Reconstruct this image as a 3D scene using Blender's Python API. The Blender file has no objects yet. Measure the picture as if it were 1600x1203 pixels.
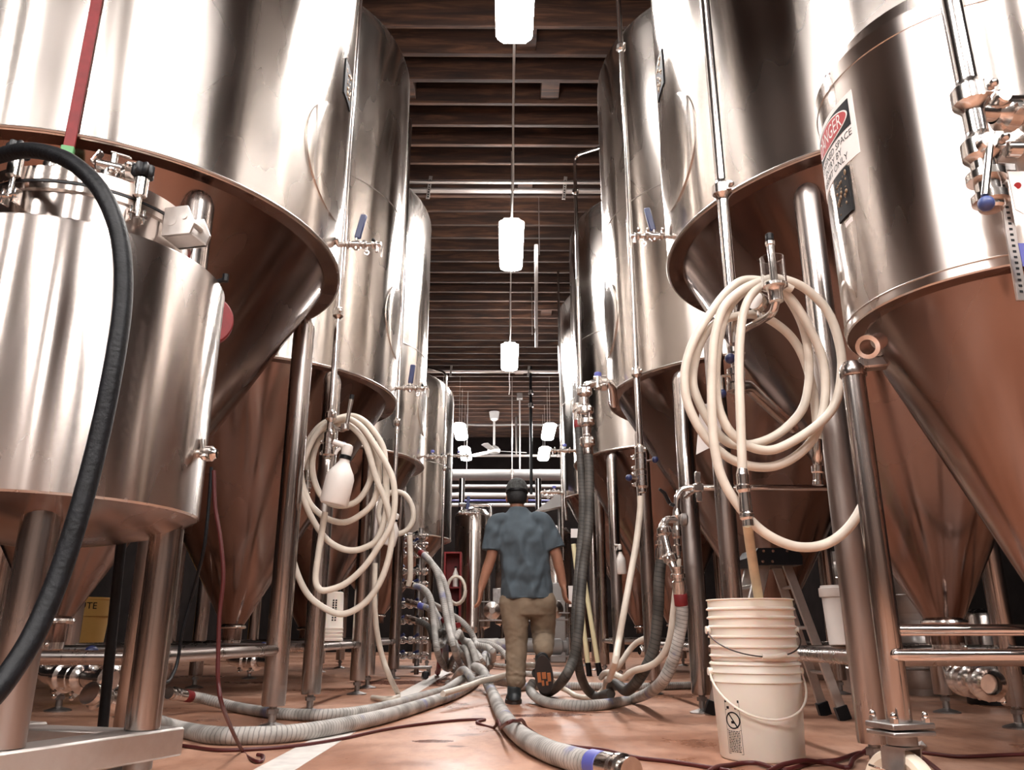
import bpy, bmesh, math, random
from mathutils import Vector as V3, Matrix, Quaternion
random.seed(7)
SC = bpy.context.scene
COL = SC.collection
PI = math.pi

# ---------------------------------------------------------------- camera
FPX, HOR, VPX, EYE = 1250.0, 990.0, 790.0, 0.5
PITCH = math.atan((HOR - 601.5) / FPX)
YAW = math.atan((800 - VPX) / FPX * math.cos(PITCH))
cam_data = bpy.data.cameras.new('camera')
cam = bpy.data.objects.new('camera', cam_data)
COL.objects.link(cam)
cam_data.sensor_width = 36.0
cam_data.lens = FPX / 1600 * 36.0
cam_data.clip_start = 0.05
cam_data.clip_end = 120
cam.location = (0, 0, EYE)
cam.rotation_euler = (PI / 2 + PITCH, 0, -YAW)
SC.camera = cam

# ---------------------------------------------------------------- world, exposure, lamp power
w = bpy.data.worlds.new('world')
SC.world = w
w.use_nodes = True
w.node_tree.nodes['Background'].inputs[0].default_value = (0.55, 0.62, 0.75, 1)
w.node_tree.nodes['Background'].inputs[1].default_value = 0.02
SC.view_settings.view_transform = 'Standard'
SC.view_settings.look = 'None'
SC.view_settings.exposure = 0.0
SC.view_settings.gamma = 1.0
SC.view_settings.use_curve_mapping = False
LAMP_POWER = 125.0         # radiance of the fluorescent lamp covers


# ---------------------------------------------------------------- from the photograph to places in the room
def ray(x, y):
    u, v = (x - 800) / FPX, (601.5 - y) / FPX
    dx, dy, dz = u, math.cos(PITCH) - v * math.sin(PITCH), math.sin(PITCH) + v * math.cos(PITCH)
    c, s = math.cos(YAW), math.sin(YAW)
    return V3((dx * c + dy * s, dy * c - dx * s, dz))


def at(x, y, Y):
    r = ray(x, y)
    return V3((0, 0, EYE)) + r * (Y / r.y)


def onz(x, y, z=0.0):
    r = ray(x, y)
    return V3((0, 0, EYE)) + r * ((z - EYE) / r.z)


# ---------------------------------------------------------------- materials
def nodes_of(name):
    m = bpy.data.materials.new(name)
    m.use_nodes = True
    nt = m.node_tree
    return m, nt, nt.nodes['Principled BSDF']


def N(nt, kind, **kw):
    n = nt.nodes.new(kind)
    for k, v in kw.items():
        if k.startswith('i_'):
            n.inputs[k[2:].replace('_', ' ')].default_value = v
        else:
            setattr(n, k, v)
    return n


def ramp(nt, src, stops):
    r = nt.nodes.new('ShaderNodeValToRGB')
    els = r.color_ramp.elements
    while len(els) < len(stops):
        els.new(0.5)
    for e, (p, c) in zip(els, stops):
        e.position = p
        e.color = c if len(c) == 4 else (*c, 1)
    nt.links.new(src, r.inputs[0])
    return r


def coords(nt, scale=(1, 1, 1), kind='Object'):
    tc = nt.nodes.new('ShaderNodeTexCoord')
    mp = nt.nodes.new('ShaderNodeMapping')
    mp.inputs['Scale'].default_value = scale
    nt.links.new(tc.outputs[kind], mp.inputs[0])
    return mp.outputs[0]


def plain(name, col, rough=0.5, metal=0.0, vary=0.0, scale=8.0, bump=0.0, bscale=60.0, **kw):
    m, nt, b = nodes_of(name)
    b.inputs['Base Color'].default_value = (*col, 1)
    b.inputs['Roughness'].default_value = rough
    b.inputs['Metallic'].default_value = metal
    for k, v in kw.items():
        b.inputs[k.replace('_', ' ')].default_value = v
    if vary:
        n = N(nt, 'ShaderNodeTexNoise', i_Scale=scale, i_Detail=5.0)
        nt.links.new(coords(nt), n.inputs['Vector'])
        lo = tuple(max(0, c * (1 - vary)) for c in col)
        hi = tuple(min(1, c * (1 + vary)) for c in col)
        r = ramp(nt, n.outputs[0], [(0.3, lo), (0.7, hi)])
        nt.links.new(r.outputs[0], b.inputs['Base Color'])
    if bump:
        n2 = N(nt, 'ShaderNodeTexNoise', i_Scale=bscale, i_Detail=4.0)
        nt.links.new(coords(nt), n2.inputs['Vector'])
        bp = N(nt, 'ShaderNodeBump', i_Strength=bump, i_Distance=0.01)
        nt.links.new(n2.outputs[0], bp.inputs['Height'])
        nt.links.new(bp.outputs[0], b.inputs['Normal'])
    return m


def brushed(name, col, rough, aniso=0.7, wave=0.25, wscale=(1.3, 1.3, 0.35), streak=(1.2, 1.2, 90), smudge=0.12, rot=0.0, dist=0.05, grime=0.0):
    """Sheet steel brushed round the tank: fine rings, slow dents, smudges."""
    m, nt, b = nodes_of(name)
    b.inputs['Metallic'].default_value = 1.0
    b.inputs['Anisotropic'].default_value = aniso
    b.inputs['Anisotropic Rotation'].default_value = rot
    tg = N(nt, 'ShaderNodeTangent', direction_type='RADIAL', axis='Z')
    nt.links.new(tg.outputs[0], b.inputs['Tangent'])
    fine = N(nt, 'ShaderNodeTexNoise', i_Scale=1.0, i_Detail=2.0)
    nt.links.new(coords(nt, streak), fine.inputs['Vector'])
    slow = N(nt, 'ShaderNodeTexNoise', i_Scale=2.2, i_Detail=1.0)
    nt.links.new(coords(nt, (1, 1, 0.6)), slow.inputs['Vector'])
    add = N(nt, 'ShaderNodeMath', operation='MULTIPLY_ADD')
    add.inputs[1].default_value = 0.35
    nt.links.new(fine.outputs[0], add.inputs[0])
    nt.links.new(slow.outputs[0], add.inputs[2])
    rr = N(nt, 'ShaderNodeMapRange')
    rr.inputs['From Min'].default_value = 0.45
    rr.inputs['From Max'].default_value = 0.95
    rr.inputs['To Min'].default_value = max(0.03, rough - smudge * 0.5)
    rr.inputs['To Max'].default_value = rough + smudge
    nt.links.new(add.outputs[0], rr.inputs[0])
    nt.links.new(rr.outputs[0], b.inputs['Roughness'])
    lo = tuple(c * (0.86 - grime) for c in col)
    cr = ramp(nt, add.outputs[0], [(0.45, lo), (0.85, col)])
    nt.links.new(cr.outputs[0], b.inputs['Base Color'])
    if wave:
        wv = N(nt, 'ShaderNodeTexNoise', i_Scale=1.0, i_Detail=0.0)
        nt.links.new(coords(nt, wscale), wv.inputs['Vector'])
        bp = N(nt, 'ShaderNodeBump', i_Strength=wave, i_Distance=dist)
        nt.links.new(wv.outputs[0], bp.inputs['Height'])
        nt.links.new(bp.outputs[0], b.inputs['Normal'])
    return m


def ribbed(name, col, dark, pitch=22.0, blue=0.0, contrast=0.55):
    """Hose wrapped in a fabric spiral: the UV runs round and along the hose."""
    m, nt, b = nodes_of(name)
    b.inputs['Roughness'].default_value = 0.6
    tc = nt.nodes.new('ShaderNodeTexCoord')
    sp = nt.nodes.new('ShaderNodeSeparateXYZ')
    nt.links.new(tc.outputs['UV'], sp.inputs[0])
    ph = N(nt, 'ShaderNodeMath', operation='MULTIPLY_ADD')
    ph.inputs[1].default_value = pitch
    nt.links.new(sp.outputs[1], ph.inputs[0])
    nt.links.new(sp.outputs[0], ph.inputs[2])
    ns = N(nt, 'ShaderNodeTexNoise', i_Scale=26.0, i_Detail=4.0)
    nt.links.new(coords(nt), ns.inputs['Vector'])
    ph2 = N(nt, 'ShaderNodeMath', operation='MULTIPLY_ADD')
    ph2.inputs[1].default_value = 0.5
    nt.links.new(ns.outputs[0], ph2.inputs[0])
    nt.links.new(ph.outputs[0], ph2.inputs[2])
    fr = N(nt, 'ShaderNodeMath', operation='FRACT')
    nt.links.new(ph2.outputs[0], fr.inputs[0])
    r = ramp(nt, fr.outputs[0], [(0.0, dark), (0.16, col), (0.85, col), (1.0, dark)])
    ns2 = N(nt, 'ShaderNodeTexNoise', i_Scale=7.0, i_Detail=6.0)
    nt.links.new(coords(nt), ns2.inputs['Vector'])
    gr = ramp(nt, ns2.outputs[0], [(0.38, (contrast, contrast, contrast * 0.98)), (0.6, (1, 1, 1))])
    mx = N(nt, 'ShaderNodeMix', data_type='RGBA', blend_type='MULTIPLY')
    mx.inputs[0].default_value = 1.0
    nt.links.new(r.outputs[0], mx.inputs[6])
    nt.links.new(gr.outputs[0], mx.inputs[7])
    out = mx.outputs[2]
    if blue:                                     # worn blue print along the hose
        ns3 = N(nt, 'ShaderNodeTexNoise', i_Scale=4.5, i_Detail=5.0)
        nt.links.new(coords(nt), ns3.inputs['Vector'])
        g3 = ramp(nt, ns3.outputs[0], [(0.6, (0, 0, 0)), (0.68, (blue, blue, blue))])
        m3 = N(nt, 'ShaderNodeMix', data_type='RGBA')
        m3.inputs[7].default_value = (0.16, 0.18, 0.36, 1)
        nt.links.new(g3.outputs[0], m3.inputs[0])
        nt.links.new(out, m3.inputs[6])
        out = m3.outputs[2]
    nt.links.new(out, b.inputs['Base Color'])
    bp = N(nt, 'ShaderNodeBump', i_Strength=0.5, i_Distance=0.004)
    nt.links.new(r.outputs[0], bp.inputs['Height'])
    nt.links.new(bp.outputs[0], b.inputs['Normal'])
    return m


M = {}
M['shell'] = brushed('tank sheet steel', (0.68, 0.625, 0.58), 0.25, 0.86, 0.8, (3.4, 3.4, 0.2), (7, 7, 1.0), 0.10, 0.25, 0.05)
M['bright'] = brushed('bright tank steel', (0.63, 0.57, 0.53), 0.25, 0.9, 0.6, (6, 6, 0.3), (14, 14, 1.5), 0.12, 0.25, 0.02)
M['lsteel'] = brushed('dimmed bright steel', (0.50, 0.44, 0.405), 0.25, 0.9, 0.6, (7, 7, 0.3), (16, 16, 1.5), 0.12, 0.25, 0.025)  # bright steel with a darker colour, to tone down lamp reflections on the left tank
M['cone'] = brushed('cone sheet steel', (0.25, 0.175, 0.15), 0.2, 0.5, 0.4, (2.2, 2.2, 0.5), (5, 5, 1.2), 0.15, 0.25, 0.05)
M['band'] = brushed('skirt steel', (0.30, 0.26, 0.24), 0.4, 0.2, 0.0)
M['leg'] = brushed('leg tube steel', (0.44, 0.39, 0.365), 0.24, 0.0, 0.0, streak=(60, 60, 1.2), smudge=0.2)
M['pipe'] = plain('polished pipe steel', (0.74, 0.70, 0.68), 0.16, 1.0)
M['fit'] = plain('fitting steel', (0.66, 0.62, 0.59), 0.2, 1.0, 0.12, 30)
M['weld'] = plain('weld seam steel', (0.55, 0.51, 0.48), 0.38, 1.0)
M['darksteel'] = plain('dull steel', (0.34, 0.32, 0.31), 0.45, 1.0, 0.2, 20)
M['alu'] = brushed('scuffed aluminium', (0.60, 0.56, 0.53), 0.42, 0.0, 0.0, streak=(40, 40, 40), smudge=0.2, grime=0.12)
M['black'] = plain('black plastic', (0.004, 0.0045, 0.006), 0.4, Specular_IOR_Level=0.3)
M['rubber'] = plain('black hose rubber', (0.004, 0.0045, 0.006), 0.5, 0, 0.5, 30, 0.2, 80, Specular_IOR_Level=0.25)
M['blue'] = plain('blue handle plastic', (0.014, 0.022, 0.085), 0.35)
M['paleblue'] = plain('worn blue plastic', (0.09, 0.10, 0.36), 0.4)
M['red'] = plain('red plastic', (0.17, 0.008, 0.010), 0.6, 0, 0.2, 20)
M['redbrown'] = plain('red jacketed cable', (0.075, 0.010, 0.010), 0.5)
M['ballblue'] = plain('mid blue ball plastic', (0.05, 0.075, 0.22), 0.4)
M['green'] = plain('green clip plastic', (0.1, 0.3, 0.12), 0.5)
M['hose'] = plain('cream hose rubber', (0.62, 0.56, 0.48), 0.42, 0, 0.10, 12)
M['oldhose'] = plain('yellowed hose', (0.68, 0.56, 0.38), 0.4, 0, 0.12, 12)
M['grey'] = ribbed('grey wrapped brewery hose', (0.50, 0.475, 0.445), (0.2, 0.19, 0.18), 44.0, 0.75, 0.5)
M['dark'] = ribbed('dark wrapped hose', (0.085, 0.077, 0.068), (0.025, 0.025, 0.025), 34.0, 0, 0.5)
M['wire'] = plain('dark bail wire', (0.06, 0.05, 0.05), 0.4, 0.7)
M['bucket'] = plain('milky bucket plastic', (0.88, 0.79, 0.70), 0.45, 0, 0.05, 4, Subsurface_Weight=0.15)
M['white'] = plain('white plastic', (0.78, 0.74, 0.70), 0.4, 0, 0.05, 5)
M['paper'] = plain('white paper', (0.82, 0.79, 0.77), 0.7)
M['yellow'] = plain('yellow plastic', (0.85, 0.52, 0.15), 0.5)
M['paleyellow'] = plain('pale yellow painted pole', (0.78, 0.72, 0.46), 0.5)
M['ink'] = plain('black print', (0.008, 0.008, 0.010), 0.6, Specular_IOR_Level=0.2)
M['inkred'] = plain('red print', (0.42, 0.03, 0.035), 0.55)
M['gold'] = plain('brass coloured relief', (0.20, 0.13, 0.075), 0.5, 0.3, 0.3, 60)
M['glass'] = plain('clear glass', (0.95, 0.95, 0.95), 0.03, 0.0, Transmission_Weight=1.0, IOR=1.45)
M['caster'] = plain('cream caster wheel', (0.72, 0.64, 0.52), 0.5, 0, 0.12, 14)
M['stripe'] = plain('worn white floor paint', (0.72, 0.68, 0.64), 0.55, 0, 0.12, 14)
M['pipewhite'] = plain('white pipe insulation', (0.27, 0.257, 0.248), 0.5, 0, 0.08, 4)
M['conduit'] = plain('galvanised conduit', (0.55, 0.52, 0.5), 0.38, 1.0)
M['skin'] = plain('skin', (0.34, 0.165, 0.105), 0.55, 0, 0.12, 14, Subsurface_Weight=0.1)
M['hair'] = plain('dark hair', (0.006, 0.0065, 0.0075), 0.6, 0, 0.4, 60, 0.5, 220)
M['cap'] = plain('mottled dark grey cap cloth', (0.042, 0.044, 0.043), 0.85, 0, 0.7, 45, 0.3, 200)
M['shirt'] = plain('blue grey shirt cotton', (0.058, 0.078, 0.095), 0.9, 0, 0.14, 9, 0.25, 260)
M['trousers'] = plain('khaki trouser cotton', (0.21, 0.155, 0.105), 0.9, 0, 0.14, 9, 0.25, 260)
M['shoe'] = plain('black shoe leather', (0.014, 0.018, 0.02), 0.5)
M['sole'] = plain('dark rubber sole', (0.035, 0.026, 0.024), 0.7)
M['solepatch'] = plain('orange sole tread', (0.5, 0.17, 0.06), 0.7)


def make_floor():
    m, nt, b = nodes_of('terracotta floor coating')
    c = coords(nt)
    n1 = N(nt, 'ShaderNodeTexNoise', i_Scale=0.9, i_Detail=8.0, i_Roughness=0.62)
    nt.links.new(c, n1.inputs['Vector'])
    n2 = N(nt, 'ShaderNodeTexNoise', i_Scale=9.0, i_Detail=8.0, i_Roughness=0.7)
    nt.links.new(coords(nt, (1, 0.45, 1)), n2.inputs['Vector'])
    r1 = ramp(nt, n1.outputs[0], [(0.34, (0.30, 0.125, 0.07)), (0.52, (0.47, 0.25, 0.165)), (0.7, (0.58, 0.36, 0.265))])
    r2 = ramp(nt, n2.outputs[0], [(0.3, (0.62, 0.56, 0.53)), (0.55, (1, 1, 1))])
    mx = N(nt, 'ShaderNodeMix', data_type='RGBA', blend_type='MULTIPLY')
    mx.inputs[0].default_value = 0.8
    nt.links.new(r1.outputs[0], mx.inputs[6])
    nt.links.new(r2.outputs[0], mx.inputs[7])
    # small dark stains
    n3 = N(nt, 'ShaderNodeTexNoise', i_Scale=3.1, i_Detail=4.0)
    nt.links.new(coords(nt, (1, 1.4, 1)), n3.inputs['Vector'])
    r3 = ramp(nt, n3.outputs[0], [(0.27, (0.3, 0.2, 0.18)), (0.33, (1, 1, 1))])
    mx2 = N(nt, 'ShaderNodeMix', data_type='RGBA', blend_type='MULTIPLY')
    mx2.inputs[0].default_value = 0.9
    nt.links.new(mx.outputs[2], mx2.inputs[6])
    nt.links.new(r3.outputs[0], mx2.inputs[7])
    # spills with a shape of their own: a dried dark one and wet ones by the hoses
    col_out = mx2.outputs[2]
    wet = None
    for (px, py, sx, sy) in ((678, 1158, 0.14, 0.07), (868, 1117, 0.26, 0.14), (815, 1118, 0.14, 0.10), (910, 1113, 0.30, 0.05), (620, 1066, 0.6, 0.5), (545, 1118, 0.10, 0.04)):
        w0 = onz(px, py)
        sub = N(nt, 'ShaderNodeVectorMath', operation='SUBTRACT')
        sub.inputs[1].default_value = (w0.x, w0.y, 0)
        tc2 = nt.nodes.new('ShaderNodeTexCoord')
        nt.links.new(tc2.outputs['Object'], sub.inputs[0])
        mu = N(nt, 'ShaderNodeVectorMath', operation='MULTIPLY')
        mu.inputs[1].default_value = (1 / sx, 1 / sy, 0)
        nt.links.new(sub.outputs[0], mu.inputs[0])
        ln = N(nt, 'ShaderNodeVectorMath', operation='LENGTH')
        nt.links.new(mu.outputs[0], ln.inputs[0])
        ad2 = N(nt, 'ShaderNodeMath', operation='MULTIPLY_ADD')
        ad2.inputs[1].default_value = 1.6
        nt.links.new(n2.outputs[0], ad2.inputs[0])
        nt.links.new(ln.outputs[1], ad2.inputs[2])
        k = ramp(nt, ad2.outputs[0], [(0.75, (1, 1, 1)), (0.98, (0, 0, 0))])
        k.color_ramp.elements[0].position = 0.8
        m4 = N(nt, 'ShaderNodeMix', data_type='RGBA')
        m4.inputs[7].default_value = (0.17, 0.05, 0.032, 1)
        sc = N(nt, 'ShaderNodeMath', operation='MULTIPLY')
        sc.inputs[1].default_value = 0.8
        div = N(nt, 'ShaderNodeMath', operation='MULTIPLY')
        div.inputs[1].default_value = 0.55
        nt.links.new(ad2.outputs[0], div.inputs[0])
        nt.links.new(div.outputs[0], k.inputs[0])
        nt.links.new(k.outputs[0], sc.inputs[0])
        nt.links.new(sc.outputs[0], m4.inputs[0])
        nt.links.new(col_out, m4.inputs[6])
        col_out = m4.outputs[2]
        if wet is None: wet = sc.outputs[0]
        else:
            mxw = N(nt, 'ShaderNodeMath', operation='MAXIMUM')
            nt.links.new(wet, mxw.inputs[0])
            nt.links.new(sc.outputs[0], mxw.inputs[1])
            wet = mxw.outputs[0]
    nt.links.new(col_out, b.inputs['Base Color'])
    rr = ramp(nt, n1.outputs[0], [(0.36, (0.24, 0.24, 0.24)), (0.55, (0.5, 0.5, 0.5))])
    wr = N(nt, 'ShaderNodeMix', data_type='FLOAT')
    wr.inputs[3].default_value = 0.12
    nt.links.new(wet, wr.inputs[0])
    nt.links.new(rr.outputs[0], wr.inputs[2])
    nt.links.new(wr.outputs[0], b.inputs['Roughness'])
    bp = N(nt, 'ShaderNodeBump', i_Strength=0.25, i_Distance=0.004)
    nt.links.new(n2.outputs[0], bp.inputs['Height'])
    nt.links.new(bp.outputs[0], b.inputs['Normal'])
    return m


def make_wood(name, cols, axis='x'):
    m, nt, b = nodes_of(name)
    b.inputs['Roughness'].default_value = 0.7
    sc = (0.7, 7, 7) if axis == 'x' else (7, 0.7, 7)
    oi = nt.nodes.new('ShaderNodeObjectInfo')
    tc = nt.nodes.new('ShaderNodeTexCoord')
    ad = N(nt, 'ShaderNodeVectorMath', operation='ADD')
    sc3 = N(nt, 'ShaderNodeVectorMath', operation='SCALE')
    sc3.inputs['Scale'].default_value = 9.0
    nt.links.new(oi.outputs['Location'], sc3.inputs[0])
    nt.links.new(tc.outputs['Object'], ad.inputs[0])
    nt.links.new(sc3.outputs[0], ad.inputs[1])
    mp = nt.nodes.new('ShaderNodeMapping')
    mp.inputs['Scale'].default_value = sc
    nt.links.new(ad.outputs[0], mp.inputs[0])
    n1 = N(nt, 'ShaderNodeTexNoise', i_Scale=2.0, i_Detail=7.0, i_Roughness=0.62, i_Distortion=0.6)
    nt.links.new(mp.outputs[0], n1.inputs['Vector'])
    r = ramp(nt, n1.outputs[0], [(0.3, cols[0]), (0.5, cols[1]), (0.72, cols[2])])
    nt.links.new(r.outputs[0], b.inputs['Base Color'])
    bp = N(nt, 'ShaderNodeBump', i_Strength=0.3, i_Distance=0.006)
    nt.links.new(n1.outputs[0], bp.inputs['Height'])
    nt.links.new(bp.outputs[0], b.inputs['Normal'])
    return m


M['floor'] = make_floor()
M['joist'] = make_wood('rough sawn joist wood', [(0.008, 0.0042, 0.0034), (0.038, 0.0155, 0.0085), (0.12, 0.052, 0.027)])
M['deck'] = make_wood('dark roof boards', [(0.006, 0.005, 0.006), (0.012, 0.009, 0.008), (0.02, 0.013, 0.011)], 'y')
M['wall'] = plain('dark painted block wall', (0.014, 0.011, 0.0105), 0.9, 0, 0.3, 3, 0.2, 20, Specular_IOR_Level=0.08)
M['wallpale'] = plain('painted plaster wall', (0.16, 0.135, 0.12), 0.8, 0, 0.1, 2)


def make_lamp():
    m, nt, b = nodes_of('lit lamp cover')
    b.inputs['Base Color'].default_value = (0.9, 0.9, 0.9, 1)
    b.inputs['Emission Color'].default_value = (1.0, 0.955, 0.925, 1)
    b.inputs['Emission Strength'].default_value = LAMP_POWER
    return m


M['lamp'] = make_lamp()
M['lamphousing'] = plain('white lamp housing', (0.36, 0.35, 0.34), 0.4)


# ---------------------------------------------------------------- mesh builder (everything is written in room coordinates)
class G:
    def __init__(self):
        self.v, self.f, self.uv = [], [], []

    def add(self, vs, fs, uvs=None):
        o = len(self.v)
        self.v += [V3(p) for p in vs]
        for i, f in enumerate(fs):
            self.f.append([o + k for k in f])
            self.uv.append(uvs[i] if uvs else None)
        return self

    def box(self, c, s, M3=None, ch=0.0):
        c = V3(c)
        hx, hy, hz = s[0] / 2, s[1] / 2, s[2] / 2
        M3 = M3 or Matrix.Identity(3)
        ch = min(ch, hx * 0.9, hy * 0.9, hz * 0.9)
        if ch <= 0:
            vs = [c + M3 @ V3((x * hx, y * hy, z * hz)) for z in (-1, 1) for y in (-1, 1) for x in (-1, 1)]
            return self.add(vs, [(0, 2, 3, 1), (4, 5, 7, 6), (0, 1, 5, 4), (2, 6, 7, 3), (0, 4, 6, 2), (1, 3, 7, 5)])
        bm = bmesh.new()
        bmesh.ops.create_cube(bm, size=1.0)
        for v in bm.verts:
            v.co = V3((v.co.x * 2 * hx, v.co.y * 2 * hy, v.co.z * 2 * hz))
        bmesh.ops.bevel(bm, geom=bm.edges[:], offset=ch, segments=1, affect='EDGES')
        bm.verts.index_update()
        self.add([c + M3 @ v.co for v in bm.verts], [[v.index for v in f.verts] for f in bm.faces])
        bm.free()
        return self

    def lathe(self, prof, o=(0, 0, 0), q=None, n=32, close=True, a0=0.0, a1=2 * PI):
        """prof: (r, z) from bottom to top, turned about z (or about q @ z) through o."""
        o = V3(o)
        q = q or Matrix.Identity(3)
        full = abs(a1 - a0 - 2 * PI) < 1e-6
        k = n if full else n + 1
        vs, fs = [], []
        for r, z in prof:
            for i in range(k):
                a = a0 + (a1 - a0) * i / n
                vs.append(o + q @ V3((r * math.cos(a), r * math.sin(a), z)))
        for j in range(len(prof) - 1):
            for i in range(n):
                i2 = (i + 1) % k
                fs.append((j * k + i, j * k + i2, (j + 1) * k + i2, (j + 1) * k + i))
        if close and full:
            if prof[0][0] > 1e-5:
                fs.append(tuple(range(k - 1, -1, -1)))
            if prof[-1][0] > 1e-5:
                fs.append(tuple((len(prof) - 1) * k + i for i in range(k)))
        return self.add(vs, fs)

    def cyl(self, p0, p1, r0, r1=None, n=16, ch=0.0):
        p0, p1 = V3(p0), V3(p1)
        d = p1 - p0
        r1 = r0 if r1 is None else r1
        L = d.length
        pr = [(r0, 0), (r1, L)] if ch <= 0 else [(r0 - ch, 0), (r0, ch), (r1, L - ch), (r1 - ch, L)]
        return self.lathe(pr, p0, turn(d), n)

    def ring(self, c, axis, R, r, n=24, k=8):
        q = turn(axis)
        c = V3(c)
        vs, fs = [], []
        for i in range(n):
            a = 2 * PI * i / n
            for j in range(k):
                b = 2 * PI * j / k
                vs.append(c + q @ V3(((R + r * math.cos(b)) * math.cos(a), (R + r * math.cos(b)) * math.sin(a), r * math.sin(b))))
        for i in range(n):
            for j in range(k):
                i2, j2 = (i + 1) % n, (j + 1) % k
                fs.append((i * k + j, i2 * k + j, i2 * k + j2, i * k + j2))
        return self.add(vs, fs)

    def ball(self, c, r, s=(1, 1, 1), n=16, m=10, q=None):
        c = V3(c)
        q = q or Matrix.Identity(3)
        prof = [(max(1e-6, r * math.sin(PI * j / m)), -r * math.cos(PI * j / m)) for j in range(m + 1)]
        o = len(self.v)
        self.lathe(prof, (0, 0, 0), None, n, False)
        for i in range(o, len(self.v)):
            p = self.v[i]
            self.v[i] = c + q @ V3((p.x * s[0], p.y * s[1], p.z * s[2]))
        return self

    def tube(self, pts, r, n=10, cap=True, flat=1.0, up=None):
        """Tube along pts; r is one radius or one per point; UV: u round, v metres along."""
        pts = [V3(p) for p in pts]
        rs = r if isinstance(r, (list, tuple)) else [r] * len(pts)
        t0 = (pts[1] - pts[0]).normalized()
        if up is not None:
            u = V3(up)
        else:
            u = V3((0, 0, 1)) if abs(t0.z) < 0.9 else V3((1, 0, 0))
        u = (u - t0 * u.dot(t0)).normalized()
        vs, fs, uvs = [], [], []
        L = 0.0
        lens = []
        pt = t0
        for i, p in enumerate(pts):
            if i == 0:
                t = t0
            elif i == len(pts) - 1:
                t = (pts[i] - pts[i - 1]).normalized()
            else:
                t = (pts[i + 1] - pts[i - 1]).normalized()
            if i:
                L += (p - pts[i - 1]).length
                u = pt.rotation_difference(t) @ u
            pt = t
            lens.append(L)
            s = t.cross(u)
            for k in range(n):
                a = 2 * PI * k / n
                vs.append(p + u * (math.cos(a) * rs[i] * flat) + s * (math.sin(a) * rs[i]))
        for i in range(len(pts) - 1):
            for k in range(n):
                k2 = (k + 1) % n
                fs.append((i * n + k, i * n + k2, (i + 1) * n + k2, (i + 1) * n + k))
                ua, ub = k / n, (k + 1) / n
                uvs.append(((ua, lens[i]), (ub, lens[i]), (ub, lens[i + 1]), (ua, lens[i + 1])))
        if cap:
            fs.append(tuple(range(n - 1, -1, -1)))
            fs.append(tuple((len(pts) - 1) * n + k for k in range(n)))
            uvs += [tuple((k / n, lens[0]) for k in range(n)), tuple((k / n, L) for k in range(n))]
        return self.add(vs, fs, uvs)

    def slab(self, poly, c, q, t):
        """poly: 2D outline in the q x/y plane, extruded by t along q z."""
        c = V3(c)
        n = len(poly)
        vs = [c + q @ V3((x, y, 0)) for x, y in poly] + [c + q @ V3((x, y, t)) for x, y in poly]
        fs = [tuple(range(n - 1, -1, -1)), tuple(range(n, 2 * n))]
        fs += [(i, (i + 1) % n, n + (i + 1) % n, n + i) for i in range(n)]
        return self.add(vs, fs)


WP = {}                                           # where each parent stands


def turn(d):
    """3x3 rotation that takes z to d."""
    d = V3(d).normalized()
    return V3((0, 0, 1)).rotation_difference(d).to_matrix()


def tag(o, label=None, cat=None, group=None, kind=None):
    if label: o['label'] = label
    if cat: o['category'] = cat
    if group: o['group'] = group
    if kind: o['kind'] = kind
    return o


def mesh_of(name, g, mats, org, smooth=38.0):
    me = bpy.data.meshes.new(name)
    me.from_pydata([p - org for p in g.v], [], g.f)
    if any(u for u in g.uv):
        ul = me.uv_layers.new(name='UVMap')
        i = 0
        for f, u in zip(g.f, g.uv):
            for k in range(len(f)):
                if u:
                    ul.data[i].uv = u[k]
                i += 1
    me.materials.append(mats)
    bm = bmesh.new()
    bm.from_mesh(me)
    bmesh.ops.recalc_face_normals(bm, faces=bm.faces[:])
    bm.to_mesh(me)
    bm.free()
    me.polygons.foreach_set('use_smooth', [True] * len(me.polygons))
    me.set_sharp_from_angle(angle=math.radians(smooth))
    return me


def obj(name, g, mat, parent=None, label=None, cat=None, group=None, kind=None, org=None, smooth=38.0):
    """One mesh object. With a parent it is a part; without, its origin goes to the base of its box."""
    if parent is not None:
        base = WP[parent.name]
    elif org is not None:
        base = V3(org)
    else:
        xs, ys, zs = [p.x for p in g.v], [p.y for p in g.v], [p.z for p in g.v]
        base = V3(((min(xs) + max(xs)) / 2, (min(ys) + max(ys)) / 2, min(zs)))
    me = mesh_of(name, g, M[mat] if isinstance(mat, str) else mat, base, smooth)
    o = bpy.data.objects.new(name, me)
    COL.objects.link(o)
    if parent is not None:
        o.parent = parent
    else:
        o.location = base
    WP[o.name] = base
    return tag(o, label, cat, group, kind)


def thing(name, label, cat, loc, group=None):
    o = bpy.data.objects.new(name, None)
    o.empty_display_size = 0.1
    COL.objects.link(o)
    o.location = loc
    WP[o.name] = V3(loc)
    return tag(o, label, cat, group)


def copy_tree(o, loc, label=None, group=None, parent=None, rz=None):
    c = o.copy()
    COL.objects.link(c)
    if parent is None:
        c.location = loc
        WP[c.name] = V3(loc)
        if rz is not None: c.rotation_euler[2] = rz
        if label: c['label'] = label
        if group: c['group'] = group
    else:
        c.parent = parent
        WP[c.name] = WP[parent.name]
    for ch in list(o.children):
        copy_tree(ch, None, None, None, c)
    return c


def spline(P, sub=8, closed=False):
    P = [V3(p) for p in P]
    out = []
    n = len(P)
    for i in range(n - 1):
        a = P[i - 1] if i else P[0] * 2 - P[1]
        b, c = P[i], P[i + 1]
        d = P[i + 2] if i + 2 < n else P[-1] * 2 - P[-2]
        for k in range(sub):
            t = k / sub
            out.append(0.5 * ((2 * b) + (c - a) * t + (2 * a - 5 * b + 4 * c - d) * t * t + (3 * b - a - 3 * c + d) * t ** 3))
    out.append(P[-1])
    return out


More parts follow.
